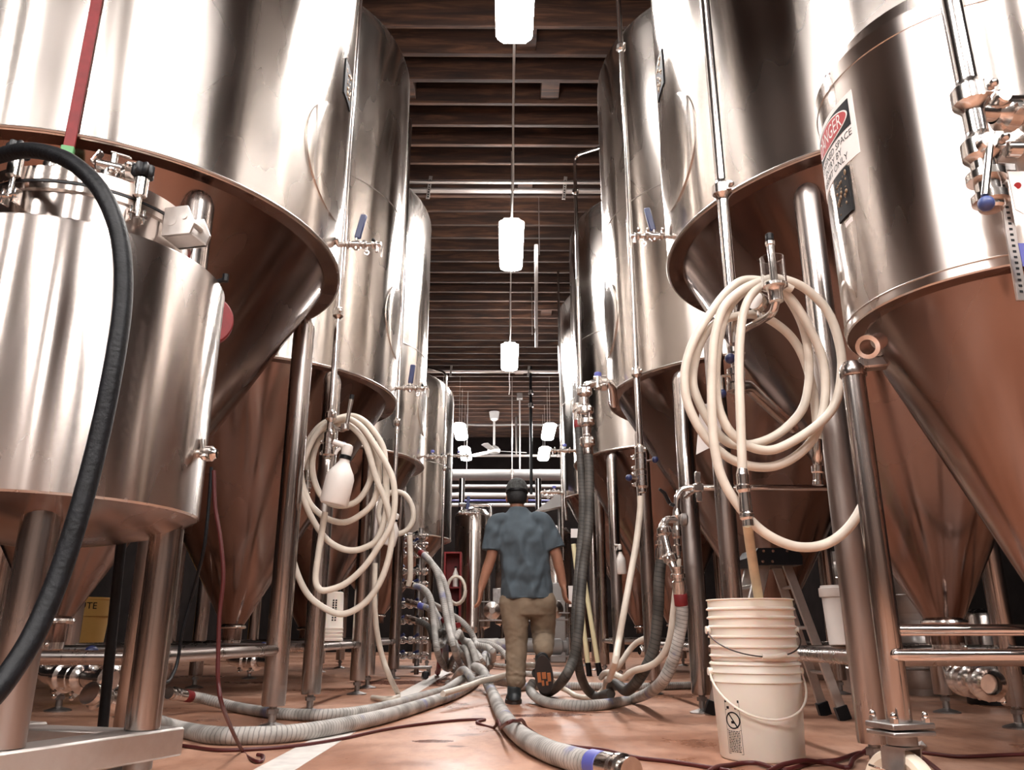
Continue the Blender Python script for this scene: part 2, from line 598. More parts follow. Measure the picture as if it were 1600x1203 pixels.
def bend(P, r=0.08, sub=6):
    """Polyline with rounded corners."""
    P = [V3(p) for p in P]
    out = [P[0]]
    for i in range(1, len(P) - 1):
        a, b, c = P[i - 1], P[i], P[i + 1]
        ra = min(r, (b - a).length * 0.48, (c - b).length * 0.48)
        p0, p1 = b + (a - b).normalized() * ra, b + (c - b).normalized() * ra
        for k in range(sub + 1):
            t = k / sub
            out.append(p0 * (1 - t) ** 2 + b * 2 * t * (1 - t) + p1 * t * t)
    out.append(P[-1])
    return out


def letters(txt, size, align='CENTER'):
    """Filled letter shapes as (verts, faces) in the x/y plane."""
    cu = bpy.data.curves.new('lettering', 'FONT')
    cu.body = txt
    cu.size = size
    cu.align_x = align
    cu.resolution_u = 2
    ob = bpy.data.objects.new('lettering', cu)
    COL.objects.link(ob)
    bpy.context.view_layer.update()
    dg = bpy.context.evaluated_depsgraph_get()
    me = bpy.data.meshes.new_from_object(ob.evaluated_get(dg))
    vs = [v.co.copy() for v in me.vertices]
    fs = [list(p.vertices) for p in me.polygons]
    bpy.data.objects.remove(ob)
    bpy.data.curves.remove(cu)
    bpy.data.meshes.remove(me)
    return vs, fs


# ================================================================ THE ROOM
X0, X1, Y0, Y1, ZD = -6.6, 6.6, -7.0, 24.0, 6.52
obj('floor', G().box(((X0 + X1) / 2, (Y0 + Y1) / 2, -0.05), (X1 - X0, Y1 - Y0, 0.1)), 'floor', kind='structure', org=(0, 0, 0))
FL = bpy.data.objects['floor']
WP['floor'] = V3((0, 0, 0))
obj('painted_stripe', G().add([(-1.0, -1.0, 0.0015), (-0.84, -1.0, 0.0015), (-0.72, 15, 0.0015), (-0.88, 15, 0.0015),
    (-1.0, -1.0, -0.002), (-0.84, -1.0, -0.002), (-0.72, 15, -0.002), (-0.88, 15, -0.002)],
    [(0, 1, 2, 3), (4, 5, 1, 0), (5, 6, 2, 1), (6, 7, 3, 2), (7, 4, 0, 3)]), 'stripe', FL, 'worn white line painted along the aisle')
obj('wall_left', G().box((X0 - 0.1, (Y0 + Y1) / 2, ZD / 2), (0.2, Y1 - Y0, ZD)), 'wall', kind='structure')
obj('wall_right', G().box((X1 + 0.1, (Y0 + Y1) / 2, ZD / 2), (0.2, Y1 - Y0, ZD)), 'wall', kind='structure')
obj('wall_back', G().box(((X0 + X1) / 2, Y1 + 0.1, ZD / 2), (X1 - X0 + 0.4, 0.2, ZD)), 'wall', kind='structure')
obj('wall_front', G().box(((X0 + X1) / 2, Y0 - 0.1, ZD / 2), (X1 - X0 + 0.4, 0.2, ZD)), 'wallpale', kind='structure')
CEIL = obj('ceiling', G().box(((X0 + X1) / 2, (Y0 + Y1) / 2, ZD + 0.05), (X1 - X0, Y1 - Y0, 0.1)), 'deck', kind='structure', org=(0, 0, ZD))
# joists: one object each, sharing mesh data between three cuts of wood
JZ = 6.2
jm = []
for k in range(3):
    g = G().box((0, 0, 0), (X1 - X0 - 0.02, 0.048 + 0.006 * k, ZD - JZ), None, 0.004)
    jm.append(mesh_of('joist', g, M['joist'], V3((0, 0, 0))))
y = -6.72
i = 0
JY = []
while y < Y1 - 0.2:
    o = bpy.data.objects.new('joist', jm[i % 3])
    COL.objects.link(o)
    o.parent = CEIL
    o.location = (0, y, (JZ + ZD) / 2 - ZD)
    WP[o.name] = V3((0, y, (JZ + ZD) / 2))
    JY.append(y)
    y += 0.4
    i += 1
# solid blocking between joists
bmesh_block = mesh_of('blocking', G().box((0, 0, 0), (0.2, 0.345, 0.26), None, 0.004), M['joist'], V3((0, 0, 0)))
JS = [a for a in JY if a > 4]
for bx, k in ((0.3, 4), (0.2, 6), (0.48, 8), (-1.12, 8), (0.25, 13), (0.75, 24), (0.3, 33)):
    if k + 1 < len(JS):
        o = bpy.data.objects.new('blocking', bmesh_block)
        COL.objects.link(o)
        o.parent = CEIL
        o.location = (bx, (JS[k] + JS[k + 1]) / 2, 6.37 - ZD)
# ================================================================ FERMENTER TANKS
def clampring(g, p, d, r, t=0.03):
    """A tri-clamp on a pipe of radius r: two flared ferrules under a band, with a wing nut."""
    d = V3(d).normalized()
    q = turn(d)
    R = r * 1.75
    g.lathe([(r * 1.02, -t), (r * 1.15, -t * 0.75), (R * 0.92, -t * 0.5), (R, -t * 0.42), (R, t * 0.42), (R * 0.92, t * 0.5), (r * 1.15, t * 0.75), (r * 1.02, t)], p, q, 20, False)
    side = q @ V3((0.4, -0.9, 0))
    g.box(V3(p) + side * (R + 0.004), (0.02, 0.02, t * 0.8), q)
    g.ball(V3(p) + side * (R + 0.022), 0.011, n=8, m=6)


def clamps(root, items):
    for (p, d, r, t) in items:
        g = G()
        clampring(g, p, d, r, t)
        obj('clamp', g, 'fit', root)


def cyl_patch(cx, cy, R, a_mid, da, z_mid, dz, thick, n=20, m=12, oval=True):
    """A plate bent to a cylinder: an oval or a rectangle in (angle, height), standing proud by thick."""
    g = G()
    rows = []
    if oval:
        for rr in (R + thick, R + thick):
            pass
        vs, fs = [], []
        vs.append((cx + (R + thick) * math.cos(a_mid), cy + (R + thick) * math.sin(a_mid), z_mid))
        K = 36
        rad = [0.4, 0.75, 0.93, 1.0, 1.0]
        hh = [thick, thick, thick, thick * 0.7, -0.004]
        for s, h in zip(rad, hh):
            for k in range(K):
                t = 2 * PI * k / K
                a = a_mid + da * s * math.cos(t)
                vs.append((cx + (R + h) * math.cos(a), cy + (R + h) * math.sin(a), z_mid + dz * s * math.sin(t)))
        for k in range(K):
            fs.append((0, 1 + k, 1 + (k + 1) % K))
        for j in range(len(rad) - 1):
            for k in range(K):
                a, b = 1 + j * K + k, 1 + j * K + (k + 1) % K
                fs.append((a, a + K, b + K, b))
        return g.add(vs, fs)
    vs, fs = [], []
    for j in range(2):
        for i in range(n + 1):
            a = a_mid - da + 2 * da * i / n
            for h in (-0.003, thick):
                vs.append((cx + (R + h) * math.cos(a), cy + (R + h) * math.sin(a), z_mid + (dz if j else -dz)))
    w2 = 2 * (n + 1)
    for i in range(n):
        b = 2 * i
        fs.append((b + 1, b + 3, w2 + b + 3, w2 + b + 1))
        fs.append((b, w2 + b, w2 + b + 2, b + 2))
        fs.append((b, b + 2, b + 3, b + 1))
        fs.append((w2 + b, w2 + b + 1, w2 + b + 3, w2 + b + 2))
    fs.append((0, 1, w2 + 1, w2))
    fs.append((2 * n, w2 + 2 * n, w2 + 2 * n + 1, 2 * n + 1))
    return g.add(vs, fs)


def sample_valve(root, p, d, s=1.0, handle='blue', kind='lever', lean=0.25):
    """Racking valve pointing along d from p: stub, clamps, ball body, bleeder and a drip spout; handle and wing nuts on top."""
    p, d = V3(p), V3(d).normalized()
    up = V3((0, 0, 1))
    sd = d.cross(up).normalized()
    at_ = lambda a, b=0.0, c=0.0: p + d * (a * s) + sd * (b * s) + up * (c * s)
    r = 0.019 * s
    v = obj('sample_valve', G().cyl(at_(0), at_(0.30), r, n=14), 'fit', root)
    clamps(v, [(at_(a), d, r, 0.02 * s) for a in (0.06, 0.175, 0.245)])
    g = G()
    g.cyl(at_(0.085), at_(0.15), 0.03 * s, n=12, ch=0.006 * s)
    g.cyl(at_(0.118), at_(0.118, 0, 0.05), 0.013 * s, n=10)
    g.cyl(at_(0.118), at_(0.118, 0, -0.04), 0.018 * s, n=10)
    g.cyl(at_(0.20), at_(0.20, 0, -0.05), 0.007 * s, n=8)
    g.ring(at_(0.20, 0, -0.066), sd, 0.016 * s, 0.006 * s, 12, 6)
    obj('valve_body', g, 'fit', v)
    g = G()
    g.cyl(at_(0.27, 0, 0.022), at_(0.27, 0, -0.06), 0.012 * s, n=10)
    g.tube([at_(0.29, 0, 0.0), at_(0.305, 0, -0.02), at_(0.305, 0, -0.10)], 0.008 * s, 8)
    obj('spout', g, 'fit', v)
    g = G()
    for b in (-0.03, 0.03):
        g.ball(at_(0.245, b, 0.02), 0.014 * s, (1, 1.4, 1), 8, 6)
    obj('wing_nut', g, 'black', v)
    if kind == 'lever':
        q = turn(V3((-d.x * lean, -d.y * lean, 1)))
        g = G().box(at_(0.118 - 0.13 * lean, 0, 0.145), (0.05 * s, 0.026 * s, 0.2 * s), q, 0.008 * s)
        obj('valve_handle', g, handle, v, 'long blue lever')
    else:
        g = G().cyl(at_(0.118, 0, 0.05), at_(0.118, 0, 0.085), 0.026 * s, n=14, ch=0.005 * s)
        obj('valve_handle', g, handle, v, 'stubby pale blue knob')
    return v


def tank(label, cx, cy, R, zs, zt, tip, legs, lean=0.0, dome=0.55, seams=(), group='conical fermenters along the aisle', leg_r=0.066, rail_z=0.41, rails=((0, 1), (1, 2), (2, 3), (3, 0)), tip_r=0.075):
    root = thing('fermenter_tank', label, 'tank', (cx, cy, 0), group)
    O = V3((cx, cy, 0))
    sh = G().lathe([(R - 0.006, zs), (R, zs + 0.006), (R, zt)], O, None, 128, False)
    shell = obj('shell', sh, 'shell', root)
    g = G()
    n = 12
    prof = []
    for i in range(n + 1):
        t = i / n * PI / 2
        rr = R - 0.16 + 0.16 * math.cos(t) if False else R * math.cos(t) ** 0.8
        prof.append((max(rr, 0.001), zt + dome * math.sin(t)))
    obj('dome', g.lathe(prof, O, None, 96, False), 'shell', root)
    for z in seams:
        obj('weld_seam', G().ring((cx, cy, z), (0, 0, 1), R + 0.0005, 0.0045, 128, 6), 'weld', shell)
    obj('seam_band', G().ring((cx, cy, zs + 0.012), (0, 0, 1), R + 0.001, 0.008, 128, 6), 'weld', shell)
    Rc = R - 0.085
    k = (zs - tip)
    cprof = [(0.001, tip - 0.10), (tip_r, tip - 0.10), (tip_r, tip), (tip_r * 1.25, tip + 0.03)]
    for i in range(1, 13):
        t = i / 12
        cprof.append((tip_r * 1.25 + (Rc - tip_r * 1.25) * t, tip + 0.03 + (k - 0.03) * t))
    cprof += [(Rc + 0.004, zs), (R - 0.006, zs + 0.0005)]
    cone = obj('cone', G().lathe(cprof, O, None, 96, False), 'cone', root)
    obj('weld_seam', G().ring((cx, cy, tip), (0, 0, 1), tip_r * 1.2, 0.014, 32, 8), 'fit', cone)
    tops = []
    for (lx, ly) in legs:
        dd = math.hypot(lx - cx, ly - cy)
        rr = min(dd, Rc)
        ztop = tip + 0.03 + (k - 0.03) * max(0.0, (dd - tip_r * 1.25)) / (Rc - tip_r * 1.25) + 0.02
        ztop = min(ztop, zs - 0.02)
        ux, uy = (lx - cx) / dd, (ly - cy) / dd
        # the tube is mitred to the cone and domed over on its outer side
        g = G()
        prof = [(leg_r * 0.96, 0.115), (leg_r, 0.13), (leg_r, ztop - 0.10)]
        g.lathe(prof, (lx, ly, 0), None, 24, False)
        nseg = 24
        top = []
        for i in range(nseg):
            a = 2 * PI * i / nseg
            c = math.cos(a) * ux + math.sin(a) * uy
            top.append(i)
        ring_i = len(g.v) - nseg
        capv = []
        for s_, dz in ((0.97, 0.03), (0.8, 0.062), (0.45, 0.085), (0.0005, 0.094)):
            for i in range(nseg):
                a = 2 * PI * i / nseg
                c = math.cos(a) * ux + math.sin(a) * uy
                capv.append((lx + leg_r * s_ * math.cos(a) - ux * 0.02 * dz / 0.09, ly + leg_r * s_ * math.sin(a) - uy * 0.02 * dz / 0.09, ztop - 0.10 + dz))
        o = len(g.v)
        g.add(capv, [])
        prev = ring_i
        for j in range(4):
            cur = o + j * nseg
            for i in range(nseg):
                i2 = (i + 1) % nseg
                g.f.append([prev + i, prev + i2, cur + i2, cur + i])
                g.uv.append(None)
            prev = cur
        g.f.append([ring_i - 2 * nseg + i for i in range(nseg - 1, -1, -1)])
        g.uv.append(None)
        lg = obj('leg', g, 'leg', root)
        f = G()
        f.cyl((lx, ly, 0.012), (lx, ly, 0.12), 0.022, n=12)
        f.cyl((lx, ly, 0.075), (lx, ly, 0.1), 0.034, n=6)
        f.lathe([(0.085, 0.0), (0.085, 0.008), (0.07, 0.014), (0.03, 0.026), (0.022, 0.03)], (lx, ly, 0), None, 20)
        obj('foot', f, 'darksteel', lg)
    for a, b in rails:
        if a < len(legs) and b < len(legs):
            p, q = V3((*legs[a], rail_z)), V3((*legs[b], rail_z))
            obj('rail', G().cyl(p, q, 0.028, n=14), 'leg', root)
    return root


def square_legs(cx, cy, front, back, s):
    """front/back legs beside the aisle are given; the far pair mirrors them about the tank axis."""
    return [front, back, (2 * cx - front[0], 2 * cy - front[1]), (2 * cx - back[0], 2 * cy - back[1])]


TL = {}
TL['L1'] = tank('nearest big conical fermenter on the left, behind the small bright tank', -2.23, 4.12, 1.26, 2.50, 5.6, 0.56, square_legs(-2.23, 4.12, (-1.42, 3.3), (-1.30, 4.82), 1))
TL['L2'] = tank('second conical fermenter on the left, behind the hanging white hose coil', -2.15, 6.6, 1.195, 2.41, 5.68, 0.55, square_legs(-2.15, 6.6, (-1.30, 5.72), (-1.28, 7.37), 1), seams=(4.1,))
TL['L3'] = tank('third conical fermenter on the left, beyond the hanging white hose coil', -2.15, 9.05, 1.2, 2.33, 5.4, 0.55, square_legs(-2.15, 9.05, (-1.33, 8.22), (-1.30, 9.85), 1), seams=(3.6,))
TL['L4'] = tank('short conical fermenter at the far left, last before the slim bright tank', -1.86, 12.2, 1.03, 1.83, 4.05, 0.75, square_legs(-1.86, 12.2, (-1.2, 11.5), (-1.2, 12.9), 1), seams=(2.9,), dome=0.4)
TL['R1'] = tank('nearest big conical fermenter on the right, behind the large hose coil', 2.10, 3.98, 1.19, 2.51, 5.6, 0.55, square_legs(2.10, 3.98, (1.36, 3.2), (1.32, 4.80), -1), leg_r=0.058)
TL['R2'] = tank('second conical fermenter on the right, whose valve carries a sight glass', 2.10, 6.52, 1.22, 2.41, 5.56, 0.55, square_legs(2.10, 6.52, (1.30, 5.66), (1.28, 7.37), -1), seams=(3.95,))
TL['R3'] = tank('third conical fermenter on the right, behind the dark hanging hoses', 2.10, 10.35, 1.20, 2.62, 5.85, 0.6, square_legs(2.10, 10.35, (1.28, 9.5), (1.30, 11.1), -1), seams=(4.2,))
TL['R4'] = tank('farthest conical fermenter on the right, nearest the back pipes', 2.10, 12.95, 1.20, 2.55, 5.75, 0.6, square_legs(2.10, 12.95, (1.30, 12.1), (1.30, 13.7), -1), seams=(4.1,))


# ================================================================ LAMPS
def lamp(y0, x, z, yaw=0.0, label='', L=1.25, first=[]):
    root = thing('ceiling_lamp', label, 'lamp', (x, y0 + L / 2, z), 'fluorescent lamps hung from the joists')
    c = V3((x, y0 + L / 2, z))
    q = Matrix.Rotation(yaw, 3, 'Z')
    g = G()
    # housing: shallow channel above the cover
    g.box(c + V3((0, 0, 0.075)), (0.2, L * 0.96, 0.05), q, 0.012)
    obj('housing', g, 'lamphousing', root)
    # cover: a tub with sloping sides and bevelled ends
    def rect(w, l, z_):
        ch = 0.045
        return [c + q @ V3((sx, sy, z_)) for sx, sy in ((-w + ch, -l), (w - ch, -l), (w, -l + ch), (w, l - ch), (w - ch, l), (-w + ch, l), (-w, l - ch), (-w, -l + ch))]
    g = G()
    vs = rect(0.145, L / 2, 0.05) + rect(0.15, L / 2 + 0.005, 0.03) + rect(0.135, L / 2 - 0.02, -0.03) + rect(0.10, L / 2 - 0.06, -0.055)
    fs = []
    for j in range(3):
        for i in range(8):
            i2 = (i + 1) % 8
            fs.append((j * 8 + i, j * 8 + i2, (j + 1) * 8 + i2, (j + 1) * 8 + i))
    fs.append(tuple(range(24, 32)))
    fs.append(tuple(range(7, -1, -1)))
    g.add(vs, fs)
    obj('cover', g, 'lamp', root)
    g = G()
    for s in (-1, 1):
        p = c + q @ V3((0, s * L * 0.4, 0.09))
        g = G().cyl(p, (p.x, p.y, JZ + 0.02), 0.006, n=6)
        obj('hanger', g, 'conduit', root)
    return root


NAMES = {-4.3: 'farther behind the camera', -0.05: 'overhead behind the top of the picture', 4.2: 'nearest, cut by the top of the picture', 8.5: 'second along the aisle', 12.75: 'third along the aisle, beside the strut'}
for y0 in (-4.3, -0.05, 4.2, 8.5, 12.75):
    lamp(y0, 0.06, 5.15, 0, 'lit fluorescent lamp over the aisle, ' + NAMES[y0])
for x in (-1.07, 1.0):
    sd = 'left' if x < 0 else 'right'
    for y0, nm in ((17.6, 'upper and nearer'), (20.0, 'lower and farther')):
        lamp(y0, x, 5.0, 0.0, 'small lit lamp at the far %s, %s of its pair' % (sd, nm))
for x, nm in ((-4.6, 'far left'), (-3.0, 'left'), (-1.5, 'inner left'), (1.5, 'inner right'), (3.0, 'right'), (4.6, 'far right')):  # unseen row, added so the tank shells pick up more bright bands
    lamp(-2.3, x, 5.1, 0, 'unseen lit lamp added in the open bay behind the camera for bands on the steel, %s of the row' % nm)
# ================================================================ FITTINGS ON THE FERMENTERS
def oncyl(x, y, cx, cy, R):
    r = ray(x, y)
    a = r.x ** 2 + r.y ** 2
    b = -(r.x * cx + r.y * cy)
    q = cx * cx + cy * cy - R * R
    d = max(0.0, b * b - a * q)
    p = V3((0, 0, EYE)) + r * ((-b - math.sqrt(d)) / a)
    return math.atan2(p.y - cy, p.x - cx), p


# red level tape with its green clip on the nearest left tank
a, p = oncyl(115, 200, -2.23, 4.12, 1.26)
nrm = V3((math.cos(a), math.sin(a), 0))
q = Matrix(((-math.sin(a), math.cos(a), 0), (math.cos(a), math.sin(a), 0), (0, 0, 1))).transposed()
base = V3((-2.23, 4.12, 0)) + nrm * 1.275
lt = obj('level_tape', G().box(base + V3((0, 0, 4.0)), (0.044, 0.012, 3.12), q, 0.002), 'red', TL['L1'], 'red strip running up the tank face')
g = G().box(base + nrm * 0.01 + V3((0, 0, 2.40)), (0.05, 0.03, 0.07), q, 0.004)
obj('clip', g, 'green', lt, 'green clip at the end of the red strip')

# oval side manways and cast maker plates, seen edge-on
def manway(root, cx, cy, R, a, z, da=0.26, dz=0.33):
    m = obj('manway_cover', cyl_patch(cx, cy, R, a, da, z, dz, 0.009), 'shell', root)
    return m


manway(TL['L1'], -2.23, 4.12, 1.26, -0.12, 3.05)
manway(TL['R1'], 2.10, 3.98, 1.19, PI + 0.10, 3.05)
manway(TL['L2'], -2.15, 6.6, 1.195, -0.05, 3.1)
manway(TL['R2'], 2.10, 6.52, 1.22, PI + 0.03, 3.1)
manway(TL['L3'], -2.15, 9.05, 1.2, -0.03, 3.0)


def plate(root, cx, cy, R, a, z, da=0.075, dz=0.12):
    pl = obj('maker_plate', cyl_patch(cx, cy, R, a, da, z, dz, 0.008, oval=False), 'ink', root, 'small dark cast plate')
    g = G()
    rnd = random.Random(3)
    for k in range(26):
        aa = a + rnd.uniform(-0.7, 0.7) * da
        zz = z + rnd.uniform(-0.75, 0.75) * dz
        p = V3((cx + (R + 0.004) * math.cos(aa), cy + (R + 0.004) * math.sin(aa), zz))
        g.ball(p, rnd.uniform(0.006, 0.013), (1, 1, rnd.uniform(0.6, 1.8)), 8, 5)
    obj('relief', g, 'gold', pl, kind='stuff')
    return pl


plate(TL['L1'], -2.23, 4.12, 1.26, 0.0, 3.69)
plate(TL['R1'], 2.10, 3.98, 1.19, PI - 0.0, 3.66)

# racking valves
def stub(root, pts, r=0.02):
    obj('outlet_elbow', G().tube(spline(pts, 6), r, 12), 'fit', root)


def edge_valve(root, x0, y0, Y, sgn, wall, s, handle='blue', kind='lever', lean=-0.25):
    p = at(x0, y0, Y)
    stub(root, [wall, wall + (p - wall) * 0.5 + V3((sgn * 0.0, 0, 0.015)), p + V3((-sgn * 0.01, 0, 0)), p + V3((sgn * 0.01, 0, 0))], 0.019 * s)
    return sample_valve(root, p, (sgn, 0, 0), s, handle, kind, lean)


edge_valve(TL['L1'], 531, 382, 4.1, 1, V3((-0.985, 4.07, 2.62)), 0.78, lean=-0.2)
edge_valve(TL['R1'], 1046, 369, 3.98, -1, V3((0.925, 3.95, 2.66)), 0.72, lean=-0.2)
edge_valve(TL['L2'], 622, 606, 6.5, 1, V3((-0.95, 6.5, 2.47)), 0.85, lean=-0.1)
edge_valve(TL['L3'], 662, 713, 9.0, 1, V3((-0.97, 9.0, 2.42)), 0.85, 'paleblue', 'knob')
edge_valve(TL['R3'], 897, 704, 9.9, -1, V3((0.95, 10.0, 2.62)), 1.0, 'paleblue', 'knob')
edge_valve(TL['R4'], 880, 769, 12.6, -1, V3((0.95, 12.6, 2.2)), 1.2, 'paleblue', 'knob')
edge_valve(TL['L4'], 706, 712, 11.9, 1, V3((-0.86, 12.0, 3.1)), 0.9, 'paleblue', 'knob')

# vertical cleaning pipes with their clamps
def cip(root, x, y, z0, z1, r, clamps, top=None):
    pts = [V3((x, y, z0)), V3((x, y, z1))]
    if top: pts = bend([V3((x, y, z0)), V3((x, y, z1)), V3(top)], 0.12)
    p = obj('cleaning_pipe', G().tube(pts, r, 14, up=(1, 0, 0)), 'pipe', root)
    for z in clamps:
        g = G()
        clampring(g, (x, y, z), (0, 0, 1), r, 0.045)
        obj('clamp', g, 'fit', p)
    return p


LP = V3((-1.13, 5.0, 0))
RP = V3((0.91, 5.3, 0))
NP = V3((0.84, 2.75, 0))
cip(TL['L2'], LP.x, LP.y, at(517, 690, 5.0).z, 6.0, 0.021, [at(528, 490, 5.0).z, at(520, 650, 5.0).z, at(518, 681, 5.0).z])
cip(TL['R2'], RP.x, RP.y, at(1000, 735, 5.3).z, 6.0, 0.021, [at(970, 75, 5.3).z, at(997, 582, 5.3).z, at(998, 704, 5.3).z])
cip(TL['R1'], NP.x, NP.y, at(1140, 440, 2.75).z - 0.25, 5.8, 0.0215, [at(1132, 298, 2.75).z])
P3 = at(975, 100, 7.0)
cip(TL['R2'], 0.80, 8.2, 1.9, at(905, 243, 8.2).z, 0.021, [at(907, 300, 8.2).z], (1.25, 7.6, at(935, 245, 7.9).z))
cip(TL['L3'], -1.06, 7.55, 1.35, 5.9, 0.02, [at(620, 660, 7.55).z])
cip(TL['R4'], 0.82, 11.6, 1.5, 6.0, 0.02, [at(891, 770, 11.6).z])
cip(TL['L4'], -0.86, 11.0, 1.0, 4.1, 0.018, [2.7], (-1.3, 11.4, 4.35))

# bottom ends of the pipes: butterfly valve with a blue ball handle
def butterfly(root, p, r, ball_dir, handle='blue', d=(0, 0, -1)):
    d = V3(d).normalized()
    p = V3(p)
    v = obj('butterfly_valve', G().cyl(p, p + d * 0.05, r * 1.7, n=16, ch=0.006), 'fit', root)
    clamps(v, [(p - d * 0.012, d, r, 0.035), (p + d * 0.062, d, r, 0.035)])
    b = V3(ball_dir)
    st = p + d * 0.025
    g = G().tube([st, st + b * 0.35 - d * 0.0, st + b], 0.008, 8)
    h = obj('valve_handle', g, 'fit', v)
    obj('knob', G().ball(st + b, 0.023), handle, h, 'blue ball knob')
    return v


butterfly(TL['L2'], LP + V3((0, 0, at(517, 692, 5.0).z)), 0.022, (0.1, -0.05, 0.0))
butterfly(TL['R2'], RP + V3((0, 0, at(1000, 742, 5.3).z)), 0.022, (-0.09, -0.03, 0.0))
butterfly(TL['R2'], RP + V3((0, 0, at(1000, 716, 5.3).z)), 0.022, (0.1, 0.02, 0.02))
# hose barb and nipple below the two valves
for key, P, y0, Y in (('L2', LP, 703, 5.0), ('R2', RP, 756, 5.3)):
    z = at(800, y0, Y).z
    g = G()
    g.cyl((P.x, P.y, z + 0.02), (P.x, P.y, z - 0.05), 0.017, n=12)
    g.lathe([(0.017, z - 0.06), (0.026, z - 0.055), (0.026, z - 0.03), (0.03, z - 0.025), (0.03, z - 0.01), (0.02, z)], (P.x, P.y, 0), None, 16)
    obj('hose_barb', g, 'fit', TL[key])

# second right tank: outlet with sight glass above the ribbed hose
S = [at(968, 622, 6.2), at(955, 602, 6.2), at(940, 599, 6.2), at(923, 600, 6.2), at(913, 608, 6.2), at(913, 628, 6.2), at(914, 640, 6.2)]
S[0] = V3((0.90, 6.4, S[0].z))
so = obj('outlet_pipe', G().tube(spline(S, 6), 0.034, 14), 'pipe', TL['R2'])
clamps(so, [(at(943, 599, 6.2), (1, 0, 0), 0.036, 0.05), (at(913, 612, 6.2), (0, 0, 1), 0.036, 0.05), (at(914, 641, 6.2), (0, 0, 1), 0.04, 0.045), (at(916, 659, 6.2), (0, 0, 1), 0.04, 0.045), (at(918, 690, 6.2), (0, 0, 1), 0.036, 0.06)])
g = G()
g.cyl(at(934, 599, 6.2) + V3((0, 0, -0.05)), at(934, 599, 6.2) + V3((0, 0, 0.06)), 0.036, n=14, ch=0.008)
obj('valve_body', g, 'fit', so)
obj('valve_knob', G().cyl(at(934, 590, 6.2), at(934, 582, 6.2), 0.03, n=14, ch=0.006), 'paleblue', so, 'stubby pale blue knob')
obj('sight_glass', G().lathe([(0.03, 0), (0.03, 0.09)], at(916, 658, 6.2), None, 18, False), 'glass', so)
g = G()
pb = at(916, 658, 6.2)
for k in range(4):
    an = k * PI / 2 + 0.5
    g.cyl(pb + V3((0.047 * math.cos(an), 0.047 * math.sin(an), -0.01)), pb + V3((0.047 * math.cos(an), 0.047 * math.sin(an), 0.105)), 0.007, n=8)
obj('guard_rod', g, 'fit', so, kind='stuff')
obj('drop_pipe', G().cyl(at(916, 660, 6.2), at(919, 706, 6.2), 0.036, n=16), 'pipe', so)

# outlets under the cones
def cone_outlet(root, cx, cy, z, d, L=0.5, handle=True, r=0.04):
    d = V3(d).normalized()
    b = V3((cx, cy, z))
    e = b + V3((0, 0, -0.16))
    pts = bend([b, e, e + d * L], 0.1)
    o = obj('cone_outlet', G().tube(pts, r, 14), 'fit', root)
    clamps(o, [(b + V3((0, 0, -0.02)), (0, 0, 1), r, 0.05)] + [(e + d * (L * t), d, r, 0.05) for t in (0.35, 0.6, 0.97)])
    v = obj('butterfly_valve', G().cyl(e + d * (L * 0.42), e + d * (L * 0.54), r * 1.6, n=18, ch=0.008), 'fit', o)
    if handle:
        st = e + d * (L * 0.48)
        g = G().tube(bend([st, st + V3((0, 0, 0.11)), st + V3((0, 0, 0.11)) + d * 0.13], 0.02), 0.009, 8)
        obj('valve_handle', g, 'fit', o)
        obj('knob', G().ball(st + V3((0, 0, 0.11)) + d * 0.13, 0.03), 'blue', o, 'blue ball knob')
    return o


cone_outlet(TL['L1'], -2.23, 4.12, 0.47, (0.75, -0.65, 0), 0.75)
cone_outlet(TL['L2'], -2.15, 6.6, 0.46, (0.8, -0.5, 0), 0.5)
cone_outlet(TL['R1'], 2.10, 3.98, 0.46, (-0.2, -1, 0), 0.45)
cone_outlet(TL['R2'], 2.10, 6.52, 0.46, (-0.9, -0.4, 0), 0.5)
cone_outlet(TL['R3'], 2.10, 10.35, 0.46, (-0.9, -0.4, 0), 0.5)

# racking arm, gauge and sight glass low on the nearest right tank, where the big hose coil hangs
p0 = at(1148, 560, 2.9)
g = G()
for yy in (548, 560, 582, 594, 606):
    g.lathe([(0.02, -0.014), (0.034, -0.012), (0.034, 0.012), (0.02, 0.014)], at(1150, yy, 2.85), None, 16)
g.cyl(at(1150, 500, 2.85), at(1151, 615, 2.85), 0.02, n=12)
arm = obj('racking_arm', g, 'fit', TL['R1'])
pw = V3((1.32, 3.30, 1.72))
obj('arm_pipe', G().tube(bend([at(1151, 606, 2.85), at(1168, 602, 2.9), at(1238, 668, 3.35)], 0.05), 0.026, 12), 'fit', arm)
h = obj('valve_handle', G().tube([at(1147, 568, 2.83), at(1140, 560, 2.78)], 0.008, 8), 'fit', arm)
obj('knob', G().ball(at(1141, 560, 2.77), 0.02), 'blue', arm, 'blue ball knob')
obj('knob', G().ball(at(1128, 615, 2.8), 0.017), 'blue', arm, 'blue ball knob')
obj('valve_stem', G().tube([at(1128, 613, 2.8), at(1127, 588, 2.82), at(1146, 586, 2.84)], 0.006, 8), 'fit', arm)
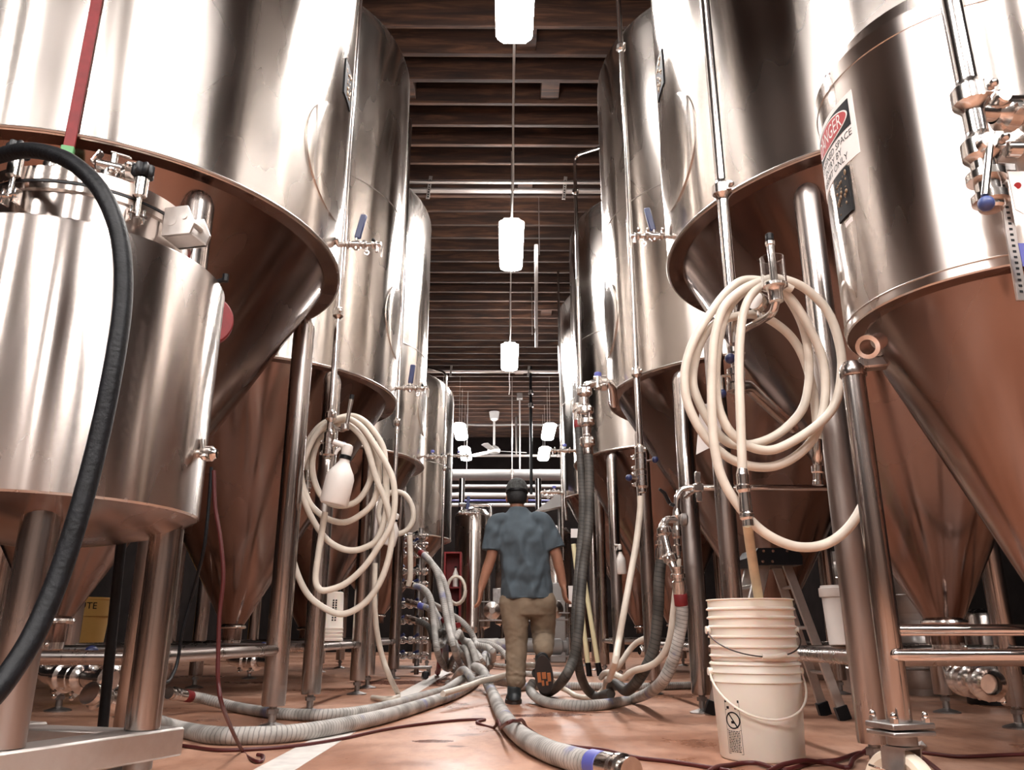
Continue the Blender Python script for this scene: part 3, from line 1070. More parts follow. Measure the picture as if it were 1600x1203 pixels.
# goose-neck up to the glass beaker
gn = obj('airlock_pipe', G().tube(spline([at(1150, 525, 2.84), at(1170, 511, 2.72), at(1190, 500, 2.6), at(1207, 488, 2.5), at(1212, 470, 2.47), at(1211, 452, 2.47)], 6), 0.0135, 10), 'fit', arm)
g = G()
pa = at(1211, 452, 2.47)
g.lathe([(0.014, -0.05), (0.024, -0.045), (0.024, -0.01), (0.03, 0.0), (0.043, 0.006), (0.043, 0.016), (0.014, 0.02)], pa, None, 20)
g.cyl(pa + V3((0, 0, 0.02)), pa + V3((0, 0, 0.165)), 0.013, n=12)
g.lathe([(0.013, 0.16), (0.017, 0.164), (0.017, 0.176), (0.008, 0.18)], pa, None, 12)
obj('airlock_stem', g, 'fit', gn)
obj('airlock_cap', G().lathe([(0.009, 0.18), (0.014, 0.184), (0.014, 0.205), (0.008, 0.21)], pa, None, 12), 'black', gn, 'black cap')
obj('airlock_glass', G().lathe([(0.041, 0.014), (0.041, 0.115), (0.038, 0.115), (0.038, 0.018)], pa, None, 28, False), 'glass', gn, 'clear glass cup')
pg = at(1184, 472, 2.70)
g = G().lathe([(0.0, -0.02), (0.034, -0.02), (0.037, -0.012), (0.037, 0.012), (0.033, 0.016)], pg, turn((-0.75, -0.6, 0.1)), 24)
g.cyl(pg + V3((0, 0, -0.03)), at(1188, 500, 2.62), 0.009, n=8)
gg = obj('pressure_gauge', g, 'fit', arm)
obj('gauge_face', G().lathe([(0.032, 0.0155), (0.032, 0.0165)], pg, turn((-0.75, -0.6, 0.1)), 24), 'paper', arm, 'white gauge face')
# the cone port of the nearest left tank pipe: airlock pin above the left coil
g = G()
pa = at(545, 650, 4.95)
g.cyl(at(541, 668, 4.95), at(549, 624, 4.95), 0.013, n=10)
g.lathe([(0.012, -0.02), (0.028, -0.015), (0.028, 0.02), (0.012, 0.03)], at(539, 668, 4.95), None, 14)
lk = obj('airlock', g, 'fit', TL['L2'])
obj('airlock_cap', G().cyl(at(549, 624, 4.95), at(550, 617, 4.95), 0.015, n=10), 'black', lk, 'black cap')
obj('airlock_pipe', G().tube(spline([at(520, 665, 5.0), at(530, 672, 4.97), at(538, 672, 4.95)], 5), 0.012, 8), 'fit', lk)

# horizontal steam rail clamped to the legs of the right tanks, with its riser and hose valve
pl = [at(1300, 762, 4.95), at(1190, 762, 4.95), at(1070, 762, 5.05), at(1058, 772, 5.05), at(1057, 800, 5.05)]
st = thing('service_pipe', 'steel pipe running level behind the white buckets, bent down to a hose valve', 'pipe', (pl[2].x, 5.05, 0))
obj('pipe_run', G().tube(bend(pl, 0.06), 0.019, 12), 'pipe', st)
g = G()
c = at(1091, 762, 4.72)
g.box(c, (0.06, 0.03, 0.05), None, 0.006)
g.box(c + V3((0, 0, 0.06)), (0.035, 0.02, 0.07), None, 0.004)
g.box(c + V3((0, 0, -0.055)), (0.035, 0.02, 0.06), None, 0.004)
g.cyl(c, c + V3((0, 0.34, 0)), 0.012, n=8)
obj('pipe_clamp', g, 'fit', st)
g = G()
prof_y = [(795, 0.022), (805, 0.03), (813, 0.022), (822, 0.022), (828, 0.03), (838, 0.03), (842, 0.02), (850, 0.02), (853, 0.03), (862, 0.028), (868, 0.022), (872, 0.03)]
for (ya, ra), (yb, rb) in zip(prof_y[:-1], prof_y[1:]):
    g.cyl(at(1057, ya, 5.05), at(1058, yb, 5.05), ra, rb, 12)
obj('hose_coupling', g, 'fit', st)
g = G().tube([at(1054, 790, 5.0), at(1047, 787, 5.0)], 0.012, 8)
g.tube([at(1046, 786, 5.0), at(1038, 770, 4.97), at(1030, 764, 4.95)], [0.013, 0.013, 0.009], 8)
obj('valve_handle', g, 'black', st, 'black lever')
g = G().cyl(at(1063, 812, 5.0), at(1074, 812, 5.0), 0.04, n=14, ch=0.01)
obj('valve_wheel', g, 'darksteel', st)
# elbow with open guard rods leading down to the red-banded hose
el = [at(1056, 812, 5.05), at(1042, 812, 5.02), at(1036, 822, 5.0), at(1037, 832, 5.0), at(1046, 868, 4.95), at(1060, 905, 4.9)]
obj('elbow_pipe', G().tube(spline(el, 6), 0.024, 12), 'pipe', st)
clamps(st, [(at(1038, 829, 5.0), (0.15, 0, -1), 0.026, 0.04), (at(1047, 872, 4.95), (0.3, 0, -1), 0.026, 0.04)])


# ================================================================ SMALL BRIGHT TANK, FRONT LEFT
LC = V3((-1.40, 2.43, 0))
LR = 0.445
ls = thing('bright_tank', 'small polished steel tank with a bolted round lid, front left on a wheeled frame', 'tank', LC)
obj('shell', G().lathe([(LR - 0.006, 0.842), (LR, 0.848), (LR, 1.612), (LR - 0.004, 1.618)], LC, None, 128, False), 'lsteel', ls)
obj('top_plate', G().lathe([(LR - 0.004, 1.618), (0.30, 1.655)], LC, None, 96, False), 'lsteel', ls)
obj('bottom_dish', G().lathe([(0.001, 0.74), (0.2, 0.765), (0.36, 0.80), (LR - 0.03, 0.83), (LR - 0.006, 0.842)], LC, None, 96, False), 'cone', ls)
obj('collar', G().lathe([(0.312, 1.63), (0.308, 1.66), (0.308, 1.765), (0.318, 1.77), (0.318, 1.79)], LC, None, 96, False), 'lsteel', ls)
obj('gasket', G().lathe([(0.316, 1.788), (0.321, 1.79), (0.321, 1.797), (0.316, 1.799)], LC, None, 96, False), 'black', ls, 'black seal under the lid')
lid = obj('lid', G().lathe([(0.318, 1.798), (0.32, 1.80), (0.318, 1.845), (0.30, 1.855), (0.12, 1.875), (0.001, 1.88)], LC, None, 96, False), 'lsteel', ls)


def lid_clamp(a, up=1.88):
    c = LC + V3((0.335 * math.cos(a), 0.335 * math.sin(a), 0))
    q = Matrix.Rotation(a, 3, 'Z')
    g = G()
    for s in (-1, 1):
        g.box(c + q @ V3((-0.008, s * 0.02, 1.735)), (0.03, 0.008, 0.05), q, 0.002)
    g.cyl(c + q @ V3((0, -0.03, 1.735)), c + q @ V3((0, 0.03, 1.735)), 0.008, n=8)
    g.cyl(c + V3((0, 0, 1.73)), c + V3((0, 0, up - 0.02)), 0.009, n=10)
    g.lathe([(0.012, up - 0.085), (0.021, up - 0.08), (0.021, up - 0.02), (0.014, up - 0.012)], c, None, 16)
    m = obj('lid_clamp', g, 'fit', ls)
    g = G()
    k = 7
    prof = []
    n = k * 6
    vs, fs = [], []
    for z in (up - 0.012, up - 0.006, up + 0.024, up + 0.03):
        for i in range(n):
            t = 2 * PI * i / n
            rr = 0.03 + 0.005 * math.cos(k * t)
            if z in (up - 0.012, up + 0.03): rr *= 0.86
            vs.append(c + V3((rr * math.cos(t), rr * math.sin(t), z)))
    for j in range(3):
        for i in range(n):
            fs.append((j * n + i, j * n + (i + 1) % n, (j + 1) * n + (i + 1) % n, (j + 1) * n + i))
    fs += [tuple(range(n - 1, -1, -1)), tuple(3 * n + i for i in range(n))]
    g.add(vs, fs)
    obj('star_knob', g, 'black', m, 'black lobed knob')


for dg in (-102, -40, 80, 140, 200):
    lid_clamp(math.radians(dg))
# hinge on the right side of the lid
a = math.radians(-12)
c = LC + V3((0.365 * math.cos(a), 0.365 * math.sin(a), 1.765))
q = Matrix.Rotation(a, 3, 'Z')
g = G()
for s in (-1, 1):
    g.slab([(-0.05, -0.05), (0.05, -0.05), (0.062, -0.015), (0.03, 0.05), (-0.05, 0.05)], c + q @ V3((0, s * 0.045 - 0.004, 0)), q @ Matrix(((1, 0, 0), (0, 0, -1), (0, 1, 0))), 0.008)
g.box(c + q @ V3((0.0, 0, -0.046)), (0.1, 0.09, 0.008), q)
g.cyl(c + q @ V3((0.025, -0.06, 0.01)), c + q @ V3((0.025, 0.06, 0.01)), 0.01, n=10)
g.cyl(c + q @ V3((-0.02, -0.058, 0.0)), c + q @ V3((-0.02, -0.047, 0.0)), 0.018, n=10)
g.cyl(c + q @ V3((-0.02, 0.047, 0.0)), c + q @ V3((-0.02, 0.058, 0.0)), 0.018, n=10)
obj('lid_hinge', g, 'alu', ls)
# ferrules and valve on the lid
g = G()
for (ax, rr, r) in ((-92, 0.22, 0.045), (-72, 0.20, 0.04)):
    a = math.radians(ax)
    c = LC + V3((rr * math.cos(a), rr * math.sin(a), 1.86))
    g.lathe([(r * 0.7, 0.0), (r * 0.7, 0.015), (r, 0.02), (r, 0.042), (r * 0.8, 0.05), (0.001, 0.052)], c, None, 20)
obj('lid_port', g, 'fit', ls)
a = math.radians(-52)
c = LC + V3((0.22 * math.cos(a), 0.22 * math.sin(a), 1.86))
g = G()
g.cyl(c, c + V3((0, 0, 0.05)), 0.022, n=14)
clampring(g, c + V3((0, 0, 0.03)), (0, 0, 1), 0.02, 0.03)
g.cyl(c + V3((-0.05, -0.01, 0.075)), c + V3((0.06, 0.02, 0.065)), 0.019, n=12, ch=0.004)
clampring(g, c + V3((0.05, 0.017, 0.066)), (1, 0.3, 0), 0.018, 0.028)
g.cyl(c + V3((0.0, 0, 0.07)), c + V3((0, 0, 0.115)), 0.011, n=10)
g.box(c + V3((0.02, 0, 0.115)), (0.07, 0.016, 0.008), Matrix.Rotation(0.3, 3, 'Y'), 0.003)
g.box(c + V3((-0.05, -0.01, 0.10)), (0.012, 0.03, 0.05), Matrix.Rotation(0.5, 3, 'Y'), 0.004)
obj('lid_valve', g, 'fit', ls)
# side fittings
pz = at(336, 711, 2.47).z
g = G()
g.cyl(LC + V3((LR - 0.01, 0.02, pz)), LC + V3((LR + 0.035, 0.02, pz)), 0.014, n=12)
clampring(g, LC + V3((LR + 0.03, 0.02, pz)), (1, 0, 0), 0.014, 0.025)
g.cyl(LC + V3((LR + 0.012, 0.02, pz)), LC + V3((LR + 0.004, 0.02, pz + 0.045)), 0.009, n=10)
obj('side_valve', g, 'fit', ls)
g = G().cyl(LC + V3((LR - 0.01, 0.03, 1.625)), LC + V3((LR + 0.012, 0.03, 1.632)), 0.008, n=8)
g.cyl(LC + V3((LR + 0.014, 0.03, 1.625)), LC + V3((LR + 0.014, 0.03, 1.65)), 0.011, n=8)
obj('rim_latch', g, 'black', ls, 'small black latch at the rim')
rel = [(0.33, 0.13), (0.165, -0.28), (-0.33, -0.13), (-0.165, 0.28)]
for (dx, dy) in rel:
    b = LC + V3((dx, dy, 0))
    L = obj('leg', G().lathe([(0.05, 0.232), (0.05, 0.815)], b, None, 28), 'leg', ls)
d = V3((0.33 - 0.165, 0.13 + 0.28, 0)).normalized()
qz = math.atan2(d.y, d.x)
qf = Matrix.Rotation(qz, 3, 'Z')
for s in (0, 2):
    m = LC + (V3((rel[s][0], rel[s][1], 0)) + V3((rel[s + 1][0], rel[s + 1][1], 0))) / 2
    bm_ = obj('frame_beam', G().box(m + V3((0, 0, 0.19)), (0.66, 0.125, 0.08), qf, 0.006), 'alu', ls)
m0 = LC + V3(((rel[1][0] + rel[2][0]) / 2, (rel[1][1] + rel[2][1]) / 2, 0.19))
for s in ((1, 2), (0, 3)):
    A = LC + V3((*rel[s[0]], 0.19))
    B = LC + V3((*rel[s[1]], 0.19))
    e = (B - A)
    obj('frame_beam', G().box((A + B) / 2, (e.length - 0.126, 0.1, 0.076), Matrix.Rotation(math.atan2(e.y, e.x), 3, 'Z'), 0.006), 'alu', ls)


def caster(root, c, ztop, R, wid, yaw, wheel='caster'):
    """Fork, wheel and axle under a plate at height ztop."""
    q = Matrix.Rotation(yaw, 3, 'Z')
    c = V3((c[0], c[1], 0))
    ax = q @ V3((0.02, 0, R))
    k = obj('caster', G().lathe([(0.032, ztop - 0.03), (0.04, ztop - 0.026), (0.04, ztop - 0.002), (0.03, ztop)], c, None, 20), 'darksteel', root)
    g = G()
    for s in (-1, 1):
        g.slab([(-0.02, R - 0.022), (0.04, R - 0.022), (0.035, ztop - 0.035), (-0.035, ztop - 0.035)], c + q @ V3((0.01, s * (wid / 2 + 0.008) - 0.003, 0)), q @ Matrix(((1, 0, 0), (0, 0, -1), (0, 1, 0))), 0.006)
    g.box(c + V3((0, 0, ztop - 0.032)), (0.07, wid + 0.022, 0.006), q)
    g.cyl(c + ax + q @ V3((0, -wid / 2 - 0.02, 0)), c + ax + q @ V3((0, wid / 2 + 0.02, 0)), 0.009, n=10)
    obj('fork', g, 'darksteel', k)
    qa = q @ Matrix(((1, 0, 0), (0, 0, -1), (0, 1, 0)))
    w2 = wid / 2
    prof = [(0.014, -w2 * 0.8), (R * 0.62, -w2 * 0.62), (R * 0.8, -w2), (R * 0.95, -w2 * 0.9), (R, -w2 * 0.5), (R, w2 * 0.5), (R * 0.95, w2 * 0.9), (R * 0.8, w2), (R * 0.62, w2 * 0.62), (0.014, w2 * 0.8)]
    obj('wheel', G().lathe(prof, c + ax, qa, 36, False), wheel, k)
    return k


for (dx, dy) in rel:
    b = LC + V3((dx, dy, 0)) * 1.0
    caster(ls, (b.x, b.y), 0.15, 0.058, 0.035, qz + 0.5, 'black')

# ================================================================ SMALL WHEELED TANK, FRONT RIGHT
RC = V3((1.50, 2.24, 0))
RR = 0.44
rs = thing('serving_tank', 'small wheeled conical tank at the right edge, with a danger sign on it', 'tank', RC)
obj('shell', G().lathe([(RR - 0.004, 1.40), (RR, 1.404), (RR, 2.205)], RC, None, 128, False), 'bright', rs)
obj('top_band', G().lathe([(RR, 2.205), (RR + 0.003, 2.207), (RR + 0.003, 2.262), (RR - 0.03, 2.275), (RR - 0.045, 2.28)], RC, None, 128, False), 'bright', rs)
obj('dome', G().lathe([(RR - 0.045, 2.278), (RR - 0.05, 2.345), (RR - 0.09, 2.37), (0.2, 2.42), (0.001, 2.44)], RC, None, 96, False), 'bright', rs)
a = math.radians(176)
obj('rim_knob', G().ball(RC + V3((RR * math.cos(a) * 0.93, RR * math.sin(a) * 0.93, 2.30)), 0.012, (1.4, 1, 1)), 'fit', rs)
obj('cone', G().lathe([(0.04, 0.50), (0.04, 0.58), (0.055, 0.60), (RR - 0.052, 1.398), (RR - 0.048, 1.3995), (RR - 0.004, 1.4)], RC, None, 128, False), 'cone', rs)
obj('seam_band', G().ring((RC.x, RC.y, 1.43), (0, 0, 1), RR + 0.0008, 0.0025, 128, 6), 'weld', rs)
# cone port
pp = at(1372, 534, 2.10)
pd = at(1353, 544, 2.04) - at(1372, 534, 2.10)
g = G()
e = at(1354, 543, 2.04)
sP = e - pd.normalized() * 0.10
g.lathe([(0.024, 0), (0.024, 0.075), (0.033, 0.08), (0.033, 0.092), (0.021, 0.093), (0.021, 0.02)], sP, turn(pd), 24, False)
obj('cone_port', g, 'fit', rs)
# legs: a tripod; the one beside the aisle ends in a plate and a caster
RL = [(-0.42, 0.12), (0.42, 0.12), (0.0, -0.44)]
for k, (dx, dy) in enumerate(RL):
    b = RC + V3((dx, dy, 0))
    lg = obj('leg', G().lathe([(0.033, 0.27), (0.034, 0.275), (0.034, 1.27), (0.033, 1.285)], b, None, 28), 'leg', rs)
    # strap that ties the leg head to the cone
    u = V3((-dx, -dy, 0)).normalized()
    g = G().lathe([(0.038, 1.262), (0.04, 1.266), (0.04, 1.288), (0.025, 1.31), (0.001, 1.315)], b, None, 24)
    g.box(b + u * 0.06 + V3((0, 0, 1.30)), (0.09, 0.05, 0.035), Matrix.Rotation(math.atan2(u.y, u.x), 3, 'Z'), 0.006)
    obj('leg_head', g, 'leg', lg)
    g = G().box(b + V3((0, 0, 0.262)), (0.135, 0.115, 0.016), Matrix.Rotation(0.25, 3, 'Z'), 0.003)
    g.box(b + V3((0, 0, 0.243)), (0.135, 0.115, 0.012), Matrix.Rotation(0.25, 3, 'Z'), 0.003)
    obj('foot_plate', g, 'darksteel', lg)
    g = G()
    for sx in (-1, 1):
        for sy in (-1, 1):
            p = b + Matrix.Rotation(0.25, 3, 'Z') @ V3((sx * 0.05, sy * 0.042, 0.27))
            g.cyl(p, p + V3((0, 0, 0.012)), 0.012, n=6)
            g.ball(p + V3((0, 0, 0.018)), 0.009, (1, 1, 1.2), 8, 6)
    obj('bolt', g, 'fit', lg, kind='stuff')
    caster(rs, (b.x, b.y), 0.238, 0.1, 0.058, 2.1)
# tab of the brake beside the caster
b = RC + V3((-0.42, 0.12, 0))
g = G().box(b + V3((-0.075, -0.02, 0.155)), (0.05, 0.045, 0.006), Matrix.Rotation(0.3, 3, 'Y') , 0.001)
g.box(b + V3((-0.092, -0.02, 0.12)), (0.006, 0.045, 0.06), None, 0.001)
g.box(b + V3((-0.06, -0.02, 0.10)), (0.06, 0.03, 0.008), None, 0.001)
obj('brake_pedal', g, 'fit', rs)
for z, ya in ((0.51, 0.0), (0.444, -0.035)):
    A = RC + V3((-0.42, 0.12 + ya, z))
    B = RC + V3((0.42, 0.12 + ya, z))
    g = G().cyl(A, B, 0.016, n=14)
    g.ball(A, 0.016, n=14)
    obj('rail', g, 'pipe', rs)
# danger sign, bent to the shell
aR, pR = oncyl(1339, 187, RC.x, RC.y, RR)
zT, zB = oncyl(1333, 137, RC.x, RC.y, RR)[1].z, oncyl(1345, 237, RC.x, RC.y, RR)[1].z
aR = math.radians(-163)
da = 0.36                                       # half the sign's angle
aM = aR - da - 2 * PI if False else aR - da
zM = (zT + zB) / 2
hz = (zT - zB) / 2
sign = obj('danger_sign', cyl_patch(RC.x, RC.y, RR, aM, da, zM, hz, 0.0015, 28, oval=False), 'paper', rs, 'white danger sign with red oval and black lettering')


def wrap(vs, fs, a0, z0, lift, sx=1.0):
    """Flat print wrapped on the shell: x to the reader's right, y up."""
    out = []
    for v in vs:
        a = a0 + v[0] * sx / RR
        out.append((RC.x + (RR + lift) * math.cos(a), RC.y + (RR + lift) * math.sin(a), z0 + v[1]))
    return G().add(out, fs)


W2 = da * RR
def flat_rect(x0, x1, y0, y1, n=24):
    vs = [(x0 + (x1 - x0) * i / n, y) for y in (y0, y1) for i in range(n + 1)]
    fs = [(i, i + 1, n + 2 + i, n + 1 + i) for i in range(n)]
    return vs, fs


def flat_oval(rx, ry, n=40):
    vs = [(0, 0)] + [(rx * s * math.cos(2 * PI * i / n), ry * s * math.sin(2 * PI * i / n)) for s in (0.35, 0.7, 1.0) for i in range(n)]
    fs = [(0, 1 + i, 1 + (i + 1) % n) for i in range(n)]
    for j in range(2):
        fs += [(1 + j * n + i, 1 + j * n + (i + 1) % n, 1 + (j + 1) * n + (i + 1) % n, 1 + (j + 1) * n + i) for i in range(n)]
    return vs, fs


def pr(g, mat, lab):
    obj('sign_print', g, mat, sign, lab)


zo = zM + hz * 0.42
pr(wrap(*flat_rect(-W2 * 0.88, W2 * 0.88, -hz * 0.42, hz * 0.42), aM, zo, 0.0022), 'ink', 'black panel behind the red oval')
pr(wrap(*flat_oval(W2 * 0.82, hz * 0.385), aM, zo, 0.0030), 'paper', 'white rim of the oval')
pr(wrap(*flat_oval(W2 * 0.78, hz * 0.345), aM, zo, 0.0036), 'inkred', 'red oval')
vs, fs = letters('DANGER', hz * 0.62)
sx = W2 * 1.22 / max(1e-6, max(v.x for v in vs) - min(v.x for v in vs))
pr(wrap(vs, fs, aM, zo - hz * 0.2, 0.0042, sx), 'paper', 'white word DANGER')
for k, t in enumerate(('CONFINED SPACE', 'ENTRY BY', 'PERMIT ONLY')):
    vs, fs = letters(t, hz * 0.30)
    wd = max(v.x for v in vs) - min(v.x for v in vs)
    pr(wrap(vs, fs, aM, zM - hz * (0.30 + 0.29 * k), 0.0024, min(1.0, W2 * 1.8 / wd)), 'ink', 'black words ' + t)
# cast plate below the sign
pa_, pp_ = math.radians(-174), None
plz = oncyl(1318, 305, RC.x, RC.y, RR)[1].z
pl = obj('maker_plate', cyl_patch(RC.x, RC.y, RR, math.radians(-177), 0.10, plz, 0.078, 0.006, oval=False), 'ink', rs, 'dark cast plate below the sign')
g = G()
rnd = random.Random(11)
for k in range(34):
    aa = math.radians(-177) + rnd.uniform(-0.075, 0.075)
    zz = plz + rnd.uniform(-0.06, 0.062)
    g.ball((RC.x + (RR + 0.003) * math.cos(aa), RC.y + (RR + 0.003) * math.sin(aa), zz), rnd.uniform(0.003, 0.008), (1, 1, rnd.uniform(0.6, 1.8)), 8, 5)
obj('relief', g, 'gold', pl, kind='stuff')
obj('small_label', cyl_patch(RC.x, RC.y, RR, math.radians(-176), 0.05, plz - 0.10, 0.008, 0.001, oval=False), 'paper', rs, 'small white label')
# pipe down the front with clamps, cross valve and blue ball handle
QP = V3((1.18, 1.72, 0))
zc1, zc2 = at(1522, 145, 1.7).z, at(1535, 228, 1.7).z
pp = obj('cleaning_pipe', G().cyl(QP + V3((0, 0, zc2 - 0.03)), QP + V3((0, 0, 2.9)), 0.026, n=20), 'pipe', rs)
for z in (zc1, zc2):
    g = G()
    clampring(g, QP + V3((0, 0, z)), (0, 0, 1), 0.025, 0.05)
    obj('clamp', g, 'fit', pp)
g = G()
z = at(1555, 175, 1.72).z
g.cyl(QP + V3((0.0, 0.0, z)), QP + V3((0.30, 0.05, z + 0.015)), 0.022, n=14)
clampring(g, QP + V3((0.10, 0.02, z + 0.005)), (1, 0.17, 0.05), 0.024, 0.04)
clampring(g, QP + V3((0.18, 0.03, z + 0.01)), (1, 0.17, 0.05), 0.024, 0.04)
g.cyl(QP + V3((0.07, -0.03, z + 0.03)), QP + V3((0.07, 0.05, z + 0.03)), 0.02, n=16, ch=0.004)
g.tube([QP + V3((0.08, -0.01, z + 0.035)), QP + V3((0.28, 0.03, z + 0.06))], 0.008, 8)
obj('cross_valve', g, 'fit', pp)
g = G()
z3 = at(1540, 265, 1.7).z
g.cyl(QP + V3((0.0, 0, zc2 - 0.02)), QP + V3((0.0, 0, z3 - 0.10)), 0.03, n=16, ch=0.006)
g.lathe([(0.03, -0.012), (0.045, -0.01), (0.045, 0.01), (0.03, 0.012)], QP + V3((0, 0, z3 - 0.01)), None, 20)
g.lathe([(0.03, -0.012), (0.042, -0.01), (0.042, 0.01), (0.03, 0.012)], QP + V3((0, 0, z3 - 0.07)), None, 20)
g.cyl(QP + V3((-0.01, -0.055, zc2 - 0.005)), QP + V3((-0.01, -0.03, zc2 - 0.005)), 0.025, n=18, ch=0.004)
g.cyl(QP + V3((0.05, -0.02, zc2 - 0.01)), QP + V3((0.085, -0.02, zc2 - 0.01)), 0.02, n=12, ch=0.003)
obj('drain_valve', g, 'fit', pp)
hb = at(1541, 318, 1.66)
h = obj('valve_handle', G().tube([QP + V3((-0.01, -0.05, zc2 - 0.02)), hb + V3((0, 0, 0.02))], 0.009, 10), 'fit', pp)
obj('knob', G().ball(hb, 0.0185), 'ballblue', pp, 'blue ball knob')
# perforated strip and hanging tags
g = G()
A, B = at(1562, 262, 1.74), at(1597, 470, 1.74)
dv = (B - A).normalized()
qs = Matrix.Rotation(0.0, 3, 'Z')
sd = V3((0, 1, 0)).cross(dv).normalized()
qs = Matrix((sd, V3((0, 1, 0)), -dv)).transposed()
strip = obj('measuring_strip', G().box((A + B) / 2, (0.026, 0.006, (B - A).length), qs, 0.001), 'leg', rs)
g = G()
for k in range(22):
    c = A + (B - A) * ((k + 1.5) / 24) + V3((0, -0.0032, 0))
    g.box(c, (0.008, 0.001, 0.006), qs)
obj('strip_hole', g, 'black', strip, kind='stuff')
obj('strip_mount', G().box(A + V3((0.012, 0.04, 0)), (0.06, 0.09, 0.03), qs, 0.006), 'darksteel', rs)
g = G().slab([(-0.03, -0.075), (0.035, -0.12), (0.035, 0.03), (-0.03, 0.03)], at(1596, 285, 1.72), Matrix(((1, 0, 0), (0, 0, -1), (0, 1, 0))), 0.002)
tg_ = obj('paper_tag', g, 'paper', rs, 'white hanging paper tag with a red dot')
obj('tag_print', G().cyl(at(1590, 290, 1.716), at(1590, 290, 1.7145), 0.008, n=14), 'inkred', tg_, 'red dot')
obj('blue_tag', G().box(at(1601, 398, 1.71), (0.02, 0.002, 0.06)), 'paleblue', rs, 'blue tag at the picture edge')
# ================================================================ HOSES AND CABLES
def pxpath(pts, Y0=None, Y1=None):
    """(x, y) or (x, y, Y) photo points to room points; Y runs evenly from Y0 to Y1 where it is not given."""
    n = len(pts)
    out = []
    for i, p in enumerate(pts):
        Y = p[2] if len(p) > 2 else Y0 + (Y1 - Y0) * i / max(1, n - 1)
        out.append(at(p[0], p[1], Y))
    return out


LAID = []                                        # (points, radius) of what already lies low in the room


def lay(S, r):
    """Lift a hose over those that already lie where it passes, so they rest on one another."""
    n = len(S)
    lift = [0.0] * n
    for i, p in enumerate(S):
        if p.z > 0.3: continue
        top = p.z
        for pts, r2 in LAID:
            R = r + r2 + 0.004
            for q in pts:
                dx, dy = p.x - q.x, p.y - q.y
                d2 = dx * dx + dy * dy
                if d2 < R * R:
                    zz = q.z + math.sqrt(R * R - d2)
                    if zz > top and q.z > p.z - R * 1.2: top = zz
        lift[i] = top - p.z
    W = 0.5 if r > 0.015 else 0.16
    out = []
    L = [0.0]
    for i in range(1, n): L.append(L[-1] + (S[i] - S[i - 1]).length)
    for i, p in enumerate(S):
        m = 0.0
        for j in range(n):
            d = abs(L[i] - L[j])
            if lift[j] > 0 and d < W:
                m = max(m, lift[j] * (0.5 + 0.5 * math.cos(PI * d / W)) if d > 0.03 else lift[j])
        out.append(p + V3((0, 0, m * max(0.0, min(1.0, (0.42 - p.z) / 0.25)))))
    LAID.append(([q for q in out if q.z < 0.6], r))
    return out


def dense(S, step=0.035):
    out = [S[0]]
    for a, b in zip(S[:-1], S[1:]):
        k = max(1, int((b - a).length / step))
        out += [a.lerp(b, (i + 1) / k) for i in range(k)]
    return out


def hose(name, label, P, r, mat, cat='hose', group=None, sub=7, n=14):
    S = spline(P, sub)
    if min(p.z for p in S) < 0.3 and not isinstance(r, list): S = lay(dense(S), r)
    return obj(name, G().tube(S, r, n), mat, None, label, cat, group)


def hose_end(parent, p, d, r, name='coupling', band=None):
    """Metal coupling at a hose end: ferrule, collar, nipple. d points away from the hose."""
    d = V3(d).normalized()
    q = turn(d)
    g = G().lathe([(r * 1.08, -0.02), (r * 1.14, -0.01), (r * 1.14, 0.05), (r * 0.9, 0.055), (r * 0.9, 0.07), (r * 1.25, 0.074), (r * 1.25, 0.095), (r * 0.95, 0.1), (r * 0.95, 0.125), (r * 1.1, 0.128), (r * 1.1, 0.14), (r * 0.7, 0.14)], V3(p), q, 18)
    c = obj(name, g, 'fit', parent)
    if band:
        obj('band', G().lathe([(r * 1.04, -0.09), (r * 1.12, -0.086), (r * 1.12, -0.022), (r * 1.04, -0.018)], V3(p), q, 18, False), band, parent, band.replace('paleblue', 'blue') + ' band')
    return c


# big cream coil hung at the nearest right tank
C1 = [(1277, 700), (1276, 660), (1270, 610), (1256, 560), (1235, 525), (1205, 501), (1180, 492), (1150, 494), (1114, 508), (1095, 535), (1085, 570), (1083, 600), (1092, 628), (1107, 656), (1126, 682), (1148, 695), (1184, 692), (1220, 675), (1252, 642), (1263, 605), (1264, 565), (1258, 522), (1245, 488), (1222, 454), (1195, 440), (1161, 438), (1134, 458), (1107, 494), (1082, 537), (1070, 580), (1072, 620), (1085, 655), (1105, 686), (1126, 706), (1148, 720), (1178, 729), (1211, 728), (1243, 713), (1270, 686), (1286, 645), (1290, 598), (1283, 553), (1262, 508), (1236, 467), (1205, 447), (1175, 449), (1145, 472), (1128, 510), (1120, 560), (1119, 605), (1124, 640), (1139, 672), (1161, 692), (1184, 702), (1211, 702), (1245, 686), (1283, 659), (1306, 628), (1315, 582), (1313, 545), (1300, 500), (1280, 470), (1250, 446), (1215, 435), (1188, 440), (1158, 454), (1131, 480), (1118, 520), (1113, 570), (1112, 628), (1116, 695), (1130, 751), (1164, 803), (1200, 836), (1245, 854), (1290, 850), (1326, 824), (1352, 782), (1362, 745)]
Pc = pxpath(C1, 2.72, 2.56)
c1 = hose('hose_coil', 'large cream hose coiled in loops at the nearest right tank, one loop sagging low', Pc, 0.0155, 'hose')
hose_end(c1, Pc[0] + V3((0, 0, 0.01)), Pc[0] - Pc[1], 0.0165)
C2 = [(1238, 452), (1215, 441), (1192, 446), (1172, 464), (1161, 492), (1156, 535), (1155, 580), (1157, 650), (1160, 735)]
Pd = pxpath(C2, 2.60, 2.54)
c2 = hose('drop_hose', 'straight cream hose hanging from the large coil to a long steel coupling', Pd, 0.015, 'hose')
g = G()
prv = None
